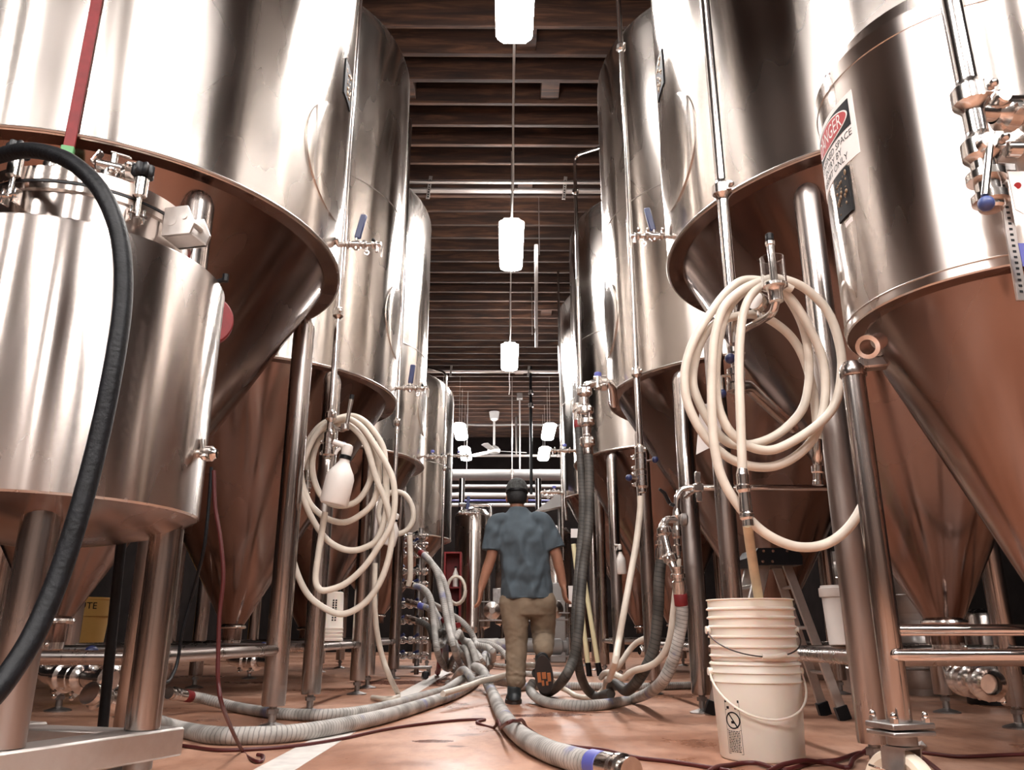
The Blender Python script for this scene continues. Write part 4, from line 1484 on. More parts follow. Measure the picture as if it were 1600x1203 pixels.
for (xx, yy, rr) in ((1160, 733, 0.017), (1160, 742, 0.021), (1161, 757, 0.02), (1161, 760, 0.024), (1162, 765, 0.024), (1163, 770, 0.019), (1166, 800, 0.021), (1167, 803, 0.023), (1167, 808, 0.023), (1168, 812, 0.017), (1169, 822, 0.018)):
    p = at(xx, yy, 2.54)
    if prv: g.cyl(prv[0], p, prv[1], rr, 14)
    prv = (p, rr)
obj('coupling', g, 'fit', c2)

# left coil, hung at the valve of the second left tank
C3 = [(481, 742), (482, 718), (490, 692), (505, 672), (525, 663), (550, 664), (568, 678), (579, 700), (582, 726), (577, 754), (561, 780), (539, 790), (515, 786), (498, 768), (489, 740), (489, 715), (497, 692), (515, 672), (535, 660), (558, 664), (578, 684), (590, 715), (592, 750), (583, 785), (561, 806), (539, 816), (518, 813), (500, 803), (484, 786), (473, 757), (470, 725), (480, 697), (498, 672), (525, 655), (552, 650), (573, 661), (590, 682), (600, 704), (603, 740), (604, 785), (599, 818), (588, 844), (569, 856), (550, 860), (531, 856), (512, 844), (494, 821), (478, 789), (468, 755), (471, 715), (485, 684), (502, 664), (522, 656), (546, 664), (570, 692), (588, 748), (600, 776), (609, 806), (612, 840), (607, 873), (594, 909), (574, 938), (550, 955), (529, 959), (505, 949), (482, 930), (466, 900), (455, 862), (453, 829), (458, 795), (465, 756), (476, 715), (493, 680), (515, 661), (540, 653), (566, 668), (590, 702), (605, 728), (614, 750), (617, 785), (610, 822), (589, 858), (568, 887), (541, 911), (516, 921), (500, 921), (493, 905), (497, 868), (503, 830), (508, 800)]
Pl = pxpath(C3, 5.22, 5.06)
c3 = hose('hose_coil', 'cream hose coiled at the second left tank, with a spray bottle hung in it', Pl, 0.0195, 'hose')
hose_end(c3, Pl[0] + V3((0, 0, 0.01)), Pl[0] - Pl[1], 0.02)

# small far coil on the third left tank and its tail down to the floor
C4 = [(610, 850), (600, 830), (592, 808), (594, 788), (604, 774), (618, 768), (634, 774), (644, 792), (645, 812), (636, 828), (622, 834), (612, 832)]
hose('hose_coil', 'small cream hose coil far down the left side, beside a white jug', pxpath(C4, 7.42, 7.36), 0.024, 'hose')
C4b = [(640, 836, 7.3), (641, 860, 7.3), (641, 900, 7.3), (638, 915, 7.32)]
hose('drop_hose', 'short cream hose end hanging below the small far left coil', pxpath(C4b), 0.024, 'hose')
tail = [at(586, 880, 6.3), at(585, 930, 6.3), at(588, 980, 6.35), at(597, 1025, 6.4), at(610, 1060, 6.45), onz(622, 1085, 0.03), onz(616, 1091, 0.025), onz(600, 1092, 0.025), onz(582, 1090, 0.025)]
hose('tail_hose', 'thin cream hose reaching the floor beside the white painted line', tail, 0.021, 'hose')


def floor_hose(label, pts, r, mat='grey', ends=(None, None), group=None, name='brewery_hose'):
    P = []
    for p in pts:
        if len(p) == 2: P.append(onz(p[0], p[1], r))
        elif p[2] == 'z': P.append(onz(p[0], p[1], p[3]))
        else: P.append(at(p[0], p[1], p[2]))
    h = hose(name, label, P, r, mat, 'hose', group, 8, 14)
    if ends[0] is not None: hose_end(h, P[0], P[0] - P[1], r, 'coupling', ends[0] or None)
    if ends[1] is not None: hose_end(h, P[-1], P[-1] - P[-2], r, 'coupling', ends[1] or None)
    return h


GH = 'grey wrapped hoses on the floor'
floor_hose('grey hose along the front left, from under the bright tank into the pile', [(175, 1100, 3.55), (215, 1120, 3.7), (270, 1137), (330, 1148), (390, 1149), (450, 1146), (520, 1136), (600, 1119), (670, 1098), (715, 1082), (742, 1066), (752, 1052), (760, 1047, 'z', 0.1)], 0.041, ends=('', None), group=GH)
floor_hose('grey hose with a red end band, second from the front on the left', [(285, 1086, 'z', 0.12), (320, 1092, 'z', 0.08), (370, 1105), (430, 1114), (500, 1117), (560, 1112), (620, 1099), (680, 1082), (740, 1072), (790, 1068)], 0.034, ends=('red', None), group=GH)
floor_hose('grey hose snaking forward in the aisle to a coupling at the bottom edge', [(742, 1056, 'z', 0.12), (757, 1062, 'z', 0.1), (768, 1080), (778, 1102), (792, 1126), (815, 1150), (850, 1170), (890, 1184), (930, 1194), (948, 1198)], 0.045, ends=(None, 'paleblue'), group=GH)
floor_hose('grey hose bent up on the right to a red band at the service pipe', [(833, 1066, 'z', 0.14), (829, 1080, 'z', 0.08), (850, 1096), (890, 1102), (940, 1101), (990, 1092), (1028, 1072, 5.2), (1050, 1035, 5.0), (1062, 990, 4.95), (1066, 955, 4.92), (1062, 922, 4.9)], 0.036, ends=(None, 'red'), group=GH)
floor_hose('grey hose lying across behind the walking man, running to the right', [(700, 1068), (760, 1080), (830, 1072), (900, 1072), (980, 1073), (1040, 1072), (1100, 1070), (1140, 1070)], 0.034, group=GH)
# hoses that leave the valve rack on the far left
floor_hose('grey hose with a red end, highest on the far left valve rack', [(655, 862, 9.2), (668, 872, 9.1), (682, 893, 9.0), (690, 925, 8.9), (700, 975, 8.7), (712, 1020, 8.4), (722, 1042, 'z', 0.1), (745, 1060), (775, 1066)], 0.035, ends=('red', None), group=GH)
floor_hose('grey hose beside the highest one, falling straight to the pile', [(662, 868, 9.75), (678, 884, 9.6), (692, 905, 9.4), (702, 940, 9.3), (708, 985, 9.1), (715, 1020, 8.8), (735, 1048, 'z', 0.1), (770, 1056)], 0.035, group=GH)
floor_hose('grey hose from the second outlet of the valve rack, arching down', [(646, 915, 9.3), (662, 920, 9.2), (673, 937, 9.1), (678, 975, 9.0), (684, 1020, 8.7), (697, 1045, 'z', 0.1), (712, 1058), (740, 1066)], 0.035, ends=('', None), group=GH)
floor_hose('grey hose with blue print between the arching ones at the valve rack', [(657, 918, 9.9), (668, 932, 9.75), (678, 952, 9.55), (690, 975, 9.4), (702, 1002, 9.2), (712, 1032, 8.9), (725, 1054, 'z', 0.08), (745, 1066)], 0.035, group=GH)
floor_hose('grey hose with a blue band from the third outlet of the valve rack', [(652, 945, 9.3), (668, 950, 9.25), (678, 962, 9.2), (685, 990, 9.15), (692, 1020, 9.1), (706, 1046, 'z', 0.05), (730, 1053)], 0.033, ends=('paleblue', None), group=GH)
floor_hose('short dark grey hose from the fourth outlet of the valve rack', [(650, 970, 9.3), (662, 974, 9.25), (672, 984, 9.2), (679, 1010, 9.1), (690, 1036, 'z', 0.2), (708, 1054, 'z', 0.05), (726, 1058)], 0.033, 'dark', ends=('', None), group=GH)
floor_hose('grey hose with a red end lying over the far pile', [(718, 1000, 9.6), (728, 1005, 9.5), (742, 1018, 9.3), (752, 1032, 9.0), (758, 1044, 'z', 0.12), (765, 1058)], 0.035, ends=('red', None), group=GH)
floor_hose('grey hose looping up behind the far pile', [(745, 1015, 10.2), (758, 1018, 10.0), (768, 1030, 9.6), (770, 1046, 9.2), (760, 1056, 'z', 0.06), (740, 1060)], 0.035, group=GH)
floor_hose('grey hose lowest in the far pile, running left to right', [(700, 1030, 'z', 0.06), (722, 1042, 'z', 0.06), (745, 1050, 'z', 0.06), (790, 1052, 'z', 0.06), (850, 1054, 'z', 0.06), (885, 1056, 'z', 0.06)], 0.033, group=GH)
floor_hose('grey hose behind the lowest in the far pile', [(730, 1022, 'z', 0.05), (760, 1036, 'z', 0.05), (800, 1042, 'z', 0.05), (846, 1046, 'z', 0.05)], 0.033, group=GH)
floor_hose('grey hose falling steeply from the far tank to the pile', [(664, 938, 9.7), (684, 948, 9.9), (700, 958, 10.1), (716, 967, 10.2), (730, 980, 10.2), (741, 998, 10.2), (745, 1018, 10.2), (742, 1034, 'z', 0.05), (730, 1040, 'z', 0.05)], 0.035, group=GH)
hose('red_hose', 'short red hose lying by the foot of the valve rack', [onz(683, 1050, 0.04), onz(690, 1058, 0.04), onz(702, 1059, 0.04), onz(715, 1060, 0.04)], 0.03, 'red')
# dark hoses hanging on the right
dA = floor_hose('dark hose with a red band hanging on the right of the aisle', [(903, 655, 6.5), (905, 690, 6.45), (909, 740, 6.4), (911, 800, 6.35), (907, 860, 6.3), (902, 920, 6.2), (899, 980, 6.15), (903, 1035, 6.1), (914, 1072, 'z', 0.12), (932, 1090), (955, 1096)], 0.034, 'dark', ends=('red', None), name='hanging_hose')
floor_hose('ribbed hose below the sight glass, hanging in front of the dark one', [(919, 707, 6.2), (921, 740, 6.18), (921, 790, 6.15), (918, 840, 6.1), (912, 880, 6.1), (908, 925, 6.05), (904, 985, 6.0), (896, 1030, 6.0), (880, 1062, 6.0), (860, 1081), (838, 1088)], 0.036, 'dark', ends=('', None), name='hanging_hose')
floor_hose('dark ribbed hose between the tank legs, right of the aisle', [(1033, 870, 5.3), (1030, 910, 5.3), (1028, 960, 5.32), (1022, 1010, 5.35), (1008, 1045, 5.4), (985, 1076, 5.6), (955, 1092, 'z', 0.036)], 0.036, 'dark', ends=('', None), name='hanging_hose')
floor_hose('cream hose hung from the steel pipe of the second right tank', [(1001, 775, 5.3), (1000, 800, 5.3), (994, 850, 5.28), (985, 900, 5.25), (976, 950, 5.2), (967, 1000, 5.2), (958, 1045, 5.15), (942, 1078, 'z', 0.06), (920, 1090), (880, 1083), (840, 1066, 'z', 0.14), (800, 1059, 'z', 0.16), (760, 1062, 'z', 0.15), (725, 1074, 'z', 0.12), (692, 1084, 'z', 0.1)], 0.021, 'hose', name='drop_hose')
floor_hose('cream hose hung from the hose valve on the service pipe', [(1059, 873, 5.05), (1058, 900, 5.05), (1053, 950, 5.05), (1046, 1000, 5.1), (1030, 1035, 5.2), (1010, 1058, 5.3), (993, 1068, 5.4), (966, 1084, 5.65), (940, 1091, 'z', 0.03)], 0.021, 'hose', name='drop_hose')
floor_hose('cream hose arching between the tank legs on the right', [(945, 1058, 'z', 0.04), (964, 1044, 8.8), (985, 1014, 8.8), (1002, 1000, 8.7), (1026, 993, 8.6)], 0.03, 'hose', name='drop_hose')
hose('bucket_hose', 'yellowed hose running down into the upper white bucket', pxpath([(1168, 818, 3.3), (1172, 850, 3.4), (1178, 890, 3.52), (1184, 925, 3.62), (1188, 955, 3.68)]), 0.021, 'oldhose')

# thick black hose arching over the bright tank
B1 = [(-60, 262, 2.2), (0, 243, 2.05), (50, 235, 1.96), (105, 250, 1.9), (150, 288, 1.86), (178, 340, 1.84), (191, 400, 1.83), (191, 480, 1.82), (176, 580, 1.8), (153, 690, 1.78), (124, 800, 1.75), (92, 900, 1.72), (56, 985, 1.68), (20, 1045, 1.64), (-20, 1095, 1.6), (-70, 1130, 1.6)]
hose('black_hose', 'thick black rubber hose arching over the small bright tank, front left', pxpath(B1), [0.0225] * (7 * 15 + 1), 'rubber', sub=7)
hose('black_pipe', 'black hose standing straight behind the legs of the bright tank', pxpath([(192, 826, 2.85), (184, 900, 2.85), (176, 980, 2.85), (168, 1060, 2.85), (160, 1143, 2.85)]), 0.017, 'rubber')
hose('cord', 'red power cord hanging beside the bright tank down to the floor', pxpath([(334, 735, 3.0), (336, 790, 3.0), (344, 840, 3.0), (349, 900, 3.0), (343, 960, 3.0), (341, 1020, 3.0), (341, 1065, 3.0), (350, 1110, 3.05)]) + [onz(378, 1172, 0.01), onz(396, 1188, 0.008), onz(409, 1189, 0.008), onz(411, 1181, 0.008), onz(402, 1179, 0.01)], 0.0075, 'redbrown', 'cord')
hose('cord', 'black cord looping below the cone at left', pxpath([(330, 730, 3.4), (326, 790, 3.4), (318, 860, 3.4), (300, 930, 3.5), (285, 985, 3.5), (277, 1035, 3.5), (265, 1062, 3.4), (256, 1066, 3.3)]), 0.007, 'rubber', 'cord')
hose('cord', 'red cord on the floor along the front grey hose, left of the aisle', [onz(270, 1163, 0.008), onz(300, 1167, 0.008), onz(345, 1172, 0.008), onz(420, 1169, 0.008), onz(480, 1163, 0.008), onz(540, 1153, 0.008), onz(600, 1140, 0.008), onz(660, 1131, 0.008), onz(720, 1125, 0.008), onz(757, 1124, 0.008), onz(745, 1129, 0.008), onz(775, 1138, 0.008), onz(792, 1130, 0.11), onz(806, 1127, 0.11), onz(830, 1142, 0.01), onz(860, 1160, 0.008), onz(900, 1167, 0.008), onz(945, 1172, 0.008), onz(990, 1183, 0.008), onz(1050, 1190, 0.008), onz(1120, 1201, 0.008), onz(1180, 1212, 0.008)], 0.0085, 'redbrown', 'cord')
hose('cord', 'red cord in front of the white buckets, running to the caster', [onz(1090, 1214, 0.008), onz(1140, 1196, 0.008), onz(1180, 1192, 0.012), onz(1225, 1203, 0.01), onz(1270, 1191, 0.008), onz(1310, 1187, 0.012), onz(1345, 1176, 0.012), onz(1375, 1180, 0.008)], 0.009, 'redbrown', 'cord')
hose('cord', 'second red cord twisted with the one at the caster', [onz(1180, 1214, 0.01), onz(1240, 1194, 0.02), onz(1290, 1193, 0.008), onz(1325, 1199, 0.008), onz(1335, 1184, 0.02), onz(1365, 1172, 0.02), onz(1395, 1178, 0.01)], 0.009, 'redbrown', 'cord')
hose('cord', 'dark red cord on the floor at the lower right edge', [onz(1428, 1174, 0.008), onz(1460, 1178, 0.008), onz(1500, 1182, 0.008), onz(1560, 1180, 0.008), onz(1640, 1177, 0.008)], 0.008, 'redbrown', 'cord')
hose('cord', 'dark red cord branching to the bottom right corner', [onz(1430, 1176, 0.01), onz(1450, 1190, 0.008), onz(1480, 1215, 0.008)], 0.008, 'redbrown', 'cord')

# ================================================================ BUCKETS AND OTHER LOOSE THINGS
def zat(x, y, Y):
    return at(x, y, Y).z


BX = V3((onz(1195, 1172).x, 3.68, 0))
bxm = at(1190, 1000, 3.55)
BX.x = bxm.x
BR = 0.186


def saw(r, zs, lip):
    """Wall with stacking ribs: each rib flares out at its upper edge."""
    out = []
    for z in zs:
        out += [(r, z - 0.004), (r + lip, z), (r + lip, z + 0.004), (r + 0.001, z + 0.01)]
    return out


Zf = lambda yy: zat(1190, yy, 3.49)
z1 = [Zf(1068), Zf(1053), Zf(1040)]
prof = [(0.001, 0.004), (BR - 0.02, 0.002), (BR - 0.013, 0.012), (BR, z1[0] - 0.02)] + saw(BR, z1, 0.007)
ztop1 = z1[-1] + 0.012
prof += [(BR - 0.004, ztop1), (BR - 0.006, ztop1 - 0.01), (BR - 0.03, 0.02), (0.001, 0.016)]
bk = thing('bucket', 'lower white bucket of the stack in front of the right legs, cream bail hanging', 'bucket', BX)
obj('body', G().lathe(prof, BX, None, 64, False), 'bucket', bk, smooth=50)


def bail(root, Rb, zp, drop, mat, grip=None, a0=0.0, r=0.0035, flat=False):
    pts = []
    for k in range(25):
        t = PI * k / 24
        s = math.sin(t)
        pts.append(BX + V3((-Rb * math.cos(t), -Rb * s ** (1.0) * 0.995 - 0.012 * s, zp - drop * (s ** 0.85))))
    b = obj('bail', G().tube(pts, r, 8), mat, root)
    if grip:
        i0, i1 = grip
        obj('grip', G().tube(pts[i0:i1], 0.011, 12), 'bucket', root)
    g = G()
    for s in (-1, 1):
        g.cyl(BX + V3((s * (BR - 0.002), 0, zp)), BX + V3((s * (Rb + 0.006), 0, zp)), 0.016, n=14)
    obj('ear', g, 'bucket', root)
    return b


bail(bk, BR + 0.014, Zf(1052), Zf(1052) - Zf(1124), 'bucket', r=0.005)
# printed warning panel on the lower bucket
LB = {}


def print_on_bucket(g2, mat, lab):
    obj('label_print', g2, mat, bk, lab)


def wrapb(vs, fs, a0, z0, lift=0.0012):
    out = []
    for v in vs:
        z = z0 + v[1]
        R = BR - 0.013 * (1 - min(1, z / (z1[0] - 0.02))) + lift
        a = a0 + v[0] / R
        out.append((BX.x + R * math.cos(a), BX.y + R * math.sin(a), z))
    return G().add(out, fs)


ab = math.atan2(-0.62, -0.8) + 0.0
zlt, zlb = Zf(1096), Zf(1183)
hl = zlt - zlb
zc = (zlt + zlb) / 2
wl = 0.036


def frame_rect(x0, x1, y0, y1, t=0.0015):
    vs, fs = [], []
    for (a, b, c, d) in ((x0, x1, y0, y0 + t), (x0, x1, y1 - t, y1), (x0, x0 + t, y0, y1), (x1 - t, x1, y0, y1)):
        o = len(vs)
        vs += [(a, c), (b, c), (b, d), (a, d)]
        fs.append((o, o + 1, o + 2, o + 3))
    return vs, fs


print_on_bucket(wrapb(*frame_rect(-wl, wl, -hl / 2, hl / 2), ab, zc), 'ink', 'black frame of the warning print')
vs, fs = [], []
def rect_(x0, x1, y0, y1):
    o = len(vs)
    vs.extend([(x0, y0), (x1, y0), (x1, y1), (x0, y1)])
    fs.append((o, o + 1, o + 2, o + 3))
rect_(-wl, wl, hl * 0.45, hl * 0.5)
rect_(-wl * 0.75, wl * 0.75, hl * 0.33, hl * 0.38)
rect_(-wl, wl, hl * 0.305, hl * 0.315)
K = 30
for k in range(K):                                # prohibition ring
    t0, t1 = 2 * PI * k / K, 2 * PI * (k + 1) / K
    o = len(vs)
    for t, rr in ((t0, 0.82), (t1, 0.82), (t1, 0.98), (t0, 0.98)):
        vs.append((wl * rr * math.cos(t), hl * 0.12 + hl * 0.165 * rr * math.sin(t)))
    fs.append((o, o + 1, o + 2, o + 3))
o = len(vs)
vs.extend([(-wl * 0.66, hl * 0.12 + hl * 0.13), (-wl * 0.5, hl * 0.12 + hl * 0.14), (wl * 0.66, hl * 0.12 - hl * 0.13), (wl * 0.5, hl * 0.12 - hl * 0.14)])
fs.append((o, o + 1, o + 2, o + 3))
rect_(-wl * 0.25, wl * 0.2, hl * 0.06, hl * 0.11)
rect_(-wl, wl, -hl * 0.06, -hl * 0.052)
rnd = random.Random(5)
for k in range(13):                               # lines too small to read
    yy = -hl * 0.09 - k * hl * 0.031
    x = -wl * 0.8
    while x < wl * 0.75:
        w_ = rnd.uniform(0.004, 0.012)
        rect_(x, min(wl * 0.8, x + w_), yy, yy + hl * 0.014)
        x += w_ + 0.003
print_on_bucket(wrapb(vs, fs, ab, zc), 'ink', 'black warning print with a crossed circle')

bu = thing('bucket', 'upper white bucket nested in the other, dark wire bail with a white grip', 'bucket', V3((BX.x, BX.y, 0.18)))
WP[bu.name] = V3((BX.x, BX.y, 0.18))
zs2 = [Zf(y_) for y_ in (1027, 1012, 996, 980, 965, 951)]
ztop = Zf(934)
Ru = BR - 0.001
prof = [(0.001, 0.18), (Ru - 0.028, 0.18), (Ru - 0.009, ztop1 + 0.003), (Ru - 0.003, zs2[0] - 0.012)] + saw(Ru - 0.003, zs2, 0.009)
prof += [(Ru - 0.002, ztop - 0.006), (Ru + 0.004, ztop - 0.004), (Ru + 0.003, ztop), (Ru - 0.006, ztop), (Ru - 0.02, 0.2), (0.001, 0.19)]
obj('body', G().lathe(prof, BX, None, 64, False), 'bucket', bu, smooth=50)
bail(bu, BR + 0.012, Zf(984), Zf(984) - Zf(1026), 'wire', (11, 16), r=0.003)

# upturned white bucket on the rail of the second left tank
ux = at(514, 1000, 7.42)
ub = thing('bucket', 'white bucket standing upside down among the left tank legs', 'bucket', V3((ux.x, 7.42, 0.438)))
c = V3((ux.x, 7.42, 0.438))
hb_ = at(514, 925, 7.42).z - 0.438
rr = 0.115
obj('body', G().lathe([(rr - 0.004, 0.0), (rr + 0.006, 0.002), (rr + 0.006, 0.02), (rr, 0.024), (rr + 0.005, 0.05), (rr, 0.054), (rr + 0.005, 0.08), (rr, 0.084), (rr + 0.004, 0.11), (rr - 0.001, 0.115), (rr - 0.012, hb_ - 0.006), (rr - 0.02, hb_), (0.001, hb_)], c, None, 40, False), 'bucket', ub, smooth=50)
g = G()
for k in range(9):
    a = math.radians(-62)
    for j in range(2):
        aa = a + (j - 0.5) * 0.22
        g.box(c + V3(((rr - 0.004) * math.cos(aa), (rr - 0.004) * math.sin(aa), hb_ * (0.42 + 0.05 * k))), (0.012, 0.012, 0.012))
obj('label_print', g, 'ink', ub, 'black print too small to read', kind='stuff')

# covered white tub on the rail of the nearest right tank
jx = at(1312, 985, 4.79)
jc = V3((jx.x, 4.79, 0.438))
jr = thing('tub', 'white lidded tub standing on the steel rail behind the ladder', 'tub', jc)
hj = at(1306, 915, 4.79).z - 0.438
obj('body', G().lathe([(0.062, 0), (0.066, 0.004), (0.078, hj - 0.06)], jc, None, 32), 'white', jr)
obj('lid', G().lathe([(0.088, hj - 0.065), (0.091, hj - 0.06), (0.091, hj - 0.015), (0.082, hj - 0.01), (0.08, hj), (0.001, hj)], jc, None, 32, False), 'white', jr)
# yellow waste bin, far left
yc = V3((-5.25, 10.4, 0))
yb = thing('waste_bin', 'round yellow waste bin standing far back on the left', 'bin', yc)
obj('body', G().lathe([(0.001, 0), (0.22, 0.0), (0.24, 0.02), (0.285, 0.72), (0.285, 0.74)], yc, None, 40, False), 'yellow', yb)
obj('rim', G().lathe([(0.285, 0.70), (0.31, 0.705), (0.315, 0.90), (0.325, 0.905), (0.325, 0.93), (0.295, 0.93)], yc, None, 40, False), 'yellow', yb)
vs, fs = letters('BRUTE', 0.11)
ay = math.atan2(-10.4, 5.25) - 0.1
out = []
for v in vs:
    a = ay + v[0] / 0.315
    out.append((yc.x + 0.319 * math.cos(a), yc.y + 0.319 * math.sin(a), 0.79 + v[1]))
obj('bin_lettering', G().add(out, fs), 'ink', yb, 'black word BRUTE')

# step ladder between the first two right tanks
lc = V3((1.71, 5.33, 0))
ld = thing('step_ladder', 'aluminium step ladder with a black top standing behind the white buckets', 'ladder', lc)
hz = at(1224, 858, 5.2).z
feet = {'a': V3((1.325, 5.15, 0)), 'b': V3((1.325, 5.52, 0)), 'c': V3((2.045, 5.18, 0)), 'd': V3((2.045, 5.49, 0))}
tops = {'a': V3((1.65, 5.19, hz - 0.06)), 'b': V3((1.65, 5.43, hz - 0.06)), 'c': V3((1.785, 5.21, hz - 0.06)), 'd': V3((1.785, 5.41, hz - 0.06))}


def bar(p0, p1, wx, wy):
    d = (p1 - p0)
    z = d.normalized()
    y_ = V3((0, 1, 0))
    y_ = (y_ - z * y_.dot(z)).normalized()
    x_ = y_.cross(z)
    return G().box((p0 + p1) / 2, (wx, wy, d.length), Matrix((x_, y_, z)).transposed(), 0.003)


for k in 'abcd':
    w_ = 0.085 if k in 'ab' else 0.055
    p0 = feet[k] + (tops[k] - feet[k]) * 0.02
    lgd = obj('leg', bar(p0, tops[k], w_, 0.028), 'alu', ld)
    obj('foot', bar(feet[k] + V3((0, 0, 0.002)), feet[k] + (tops[k] - feet[k]) * 0.085, w_ + 0.02, 0.042), 'black', lgd, 'black rubber foot')
for t in (0.28, 0.56, 0.82):
    A, B = feet['a'].lerp(tops['a'], t), feet['b'].lerp(tops['b'], t)
    obj('step', G().box((A + B) / 2, (0.08, (B - A).length, 0.025), None, 0.003), 'alu', ld)
    A, B = feet['c'].lerp(tops['c'], t), feet['d'].lerp(tops['d'], t)
    obj('brace', G().cyl(A, B, 0.012, n=8), 'alu', ld)
cap_ = obj('top_cap', G().slab([(-0.15, -0.055), (0.15, -0.055), (0.155, 0.0), (0.12, 0.05), (-0.12, 0.05), (-0.155, 0.0)], V3((1.715, 5.12, hz - 0.05)), Matrix(((1, 0, 0), (0, 0, 1), (0, 1, 0))), 0.36), 'black', ld, 'black plastic top')
g = G()
for (dx, dz) in ((-0.09, 0.03), (-0.03, 0.03), (0.06, 0.03), (-0.10, -0.035), (-0.04, -0.035)):
    g.cyl(V3((1.715 + dx, 5.122, hz - 0.05 + dz)), V3((1.715 + dx, 5.113, hz - 0.05 + dz)), 0.009, n=10)
obj('rivet', g, 'fit', cap_, kind='stuff')
ax = (tops['a'] - feet['a']).normalized()
yv = V3((0, -1, 0))
xv = V3((ax.z, 0, -ax.x))
qb = Matrix((xv, yv, ax)).transposed()
def lab(t, w_, h_, mat, nm, ring=False):
    p = feet['a'].lerp(tops['a'], t) + V3((0, -0.0152, 0))
    if ring:
        obj('ladder_label', G().ring(p, (0, -1, 0), w_, 0.005, 24, 6), mat, ld, nm)
    else:
        obj('ladder_label', G().box(p, (w_, 0.001, h_), qb), mat, ld, nm)
lab(0.80, 0.05, 0.035, 'inkred', 'red label with dark lines')
lab(0.68, 0.024, 0.0, 'inkred', 'red ring mark', True)
lab(0.68, 0.02, 0.02, 'inkred', 'red square in the ring')
lab(0.57, 0.05, 0.05, 'ink', 'black warning label')

# steel kegs and a canister, back right
def keg(x, y, z, label):
    k = thing('keg', label, 'keg', V3((x, y, z)), 'steel kegs at the back right')
    c = V3((x, y, z))
    R = 0.195
    obj('body', G().lathe([(R - 0.02, 0.04), (R, 0.08), (R, 0.2), (R + 0.008, 0.21), (R, 0.22), (R, 0.36), (R + 0.008, 0.37), (R, 0.38), (R, 0.49), (R - 0.03, 0.54), (0.05, 0.56), (0.001, 0.56)], c, None, 32, False), 'alu', k)
    obj('chime', G().lathe([(R - 0.03, 0.0), (R - 0.02, 0.0), (R - 0.012, 0.06), (R - 0.03, 0.06)], c, None, 32, False), 'alu', k)
    obj('chime', G().lathe([(R - 0.03, 0.52), (R - 0.012, 0.52), (R - 0.016, 0.61), (R - 0.03, 0.61)], c, None, 32, False), 'alu', k)
    obj('neck', G().cyl(c + V3((0, 0, 0.55)), c + V3((0, 0, 0.585)), 0.04, n=16), 'fit', k)
    return k


keg(3.60, 7.3, 0, 'steel keg on the floor below another, back right')
keg(3.60, 7.3, 0.612, 'steel keg stacked on top of another, back right')
keg(3.16, 7.55, 0, 'steel keg left of the stacked pair, back right')
keg(3.16, 7.55, 0.612, 'upper steel keg of the left stack, back right')
cc = V3((3.62, 6.35, 0))
cn = thing('canister', 'upright steel canister on a black base, low at the right edge', 'canister', cc)
obj('body', G().lathe([(0.155, 0.09), (0.155, 0.62), (0.14, 0.65), (0.05, 0.68), (0.001, 0.68)], cc, None, 36), 'leg', cn)
obj('base', G().lathe([(0.165, 0.0), (0.168, 0.005), (0.166, 0.10), (0.156, 0.105)], cc, None, 36), 'black', cn, 'black rubber base')

# spray bottles and jug
def bottle(label, top, bottom, w_, Y, grp='white spray bottles hung on hoses'):
    A, B = at(*bottom, Y), at(*top, Y)
    ax = (B - A)
    L = ax.length
    q = turn(ax)
    t = thing('spray_bottle', label, 'bottle', A, grp)
    WP[t.name] = A
    r = w_
    obj('body', G().lathe([(0.001, 0), (r * 0.9, 0.0), (r, L * 0.03), (r * 0.98, L * 0.42), (r * 0.86, L * 0.5), (r * 0.5, L * 0.62), (r * 0.36, L * 0.68), (r * 0.36, L * 0.72)], A, q, 28, False), 'white', t)
    obj('collar', G().lathe([(r * 0.42, L * 0.71), (r * 0.44, L * 0.715), (r * 0.44, L * 0.77), (r * 0.38, L * 0.775)], A, q, 20), 'black', t, 'black collar')
    g = G()
    g.lathe([(r * 0.34, L * 0.77), (r * 0.4, L * 0.84), (r * 0.36, L * 0.93), (r * 0.1, L * 0.96)], A, q, 14)
    g.cyl(A + q @ V3((r * 0.2, 0, L * 0.9)), A + q @ V3((-r * 1.1, 0, L * 0.95)), r * 0.24, r * 0.2, 12)
    g.tube([A + q @ V3((-r * 0.5, 0, L * 0.88)), A + q @ V3((-r * 0.7, 0, L * 0.82)), A + q @ V3((-r * 0.75, 0, L * 0.76))], r * 0.12, 8)
    obj('trigger', g, 'white', t)
    return t


bottle('white spray bottle hung inside the left cream hose coil', (546, 690), (521, 788), 0.088, 4.88)
bottle('white jug-like bottle hung at the small far left coil', (621, 800), (606, 852), 0.066, 7.25)
bottle('white spray bottle behind the legs right of the aisle', (968, 848), (972, 897), 0.055, 9.40)


def sheet(name, label, corners, Y, mat='paper', cat='paper', grp=None, tY=0.006):
    P = [at(x, y, Y) for x, y in corners]
    n = len(P)
    g = G().add([p for p in P] + [p + V3((0, tY, 0)) for p in P], [tuple(range(n)), tuple(range(2 * n - 1, n - 1, -1))] + [(i, n + i, n + (i + 1) % n, (i + 1) % n) for i in range(n)])
    return obj(name, g, mat, None, label, cat, grp)


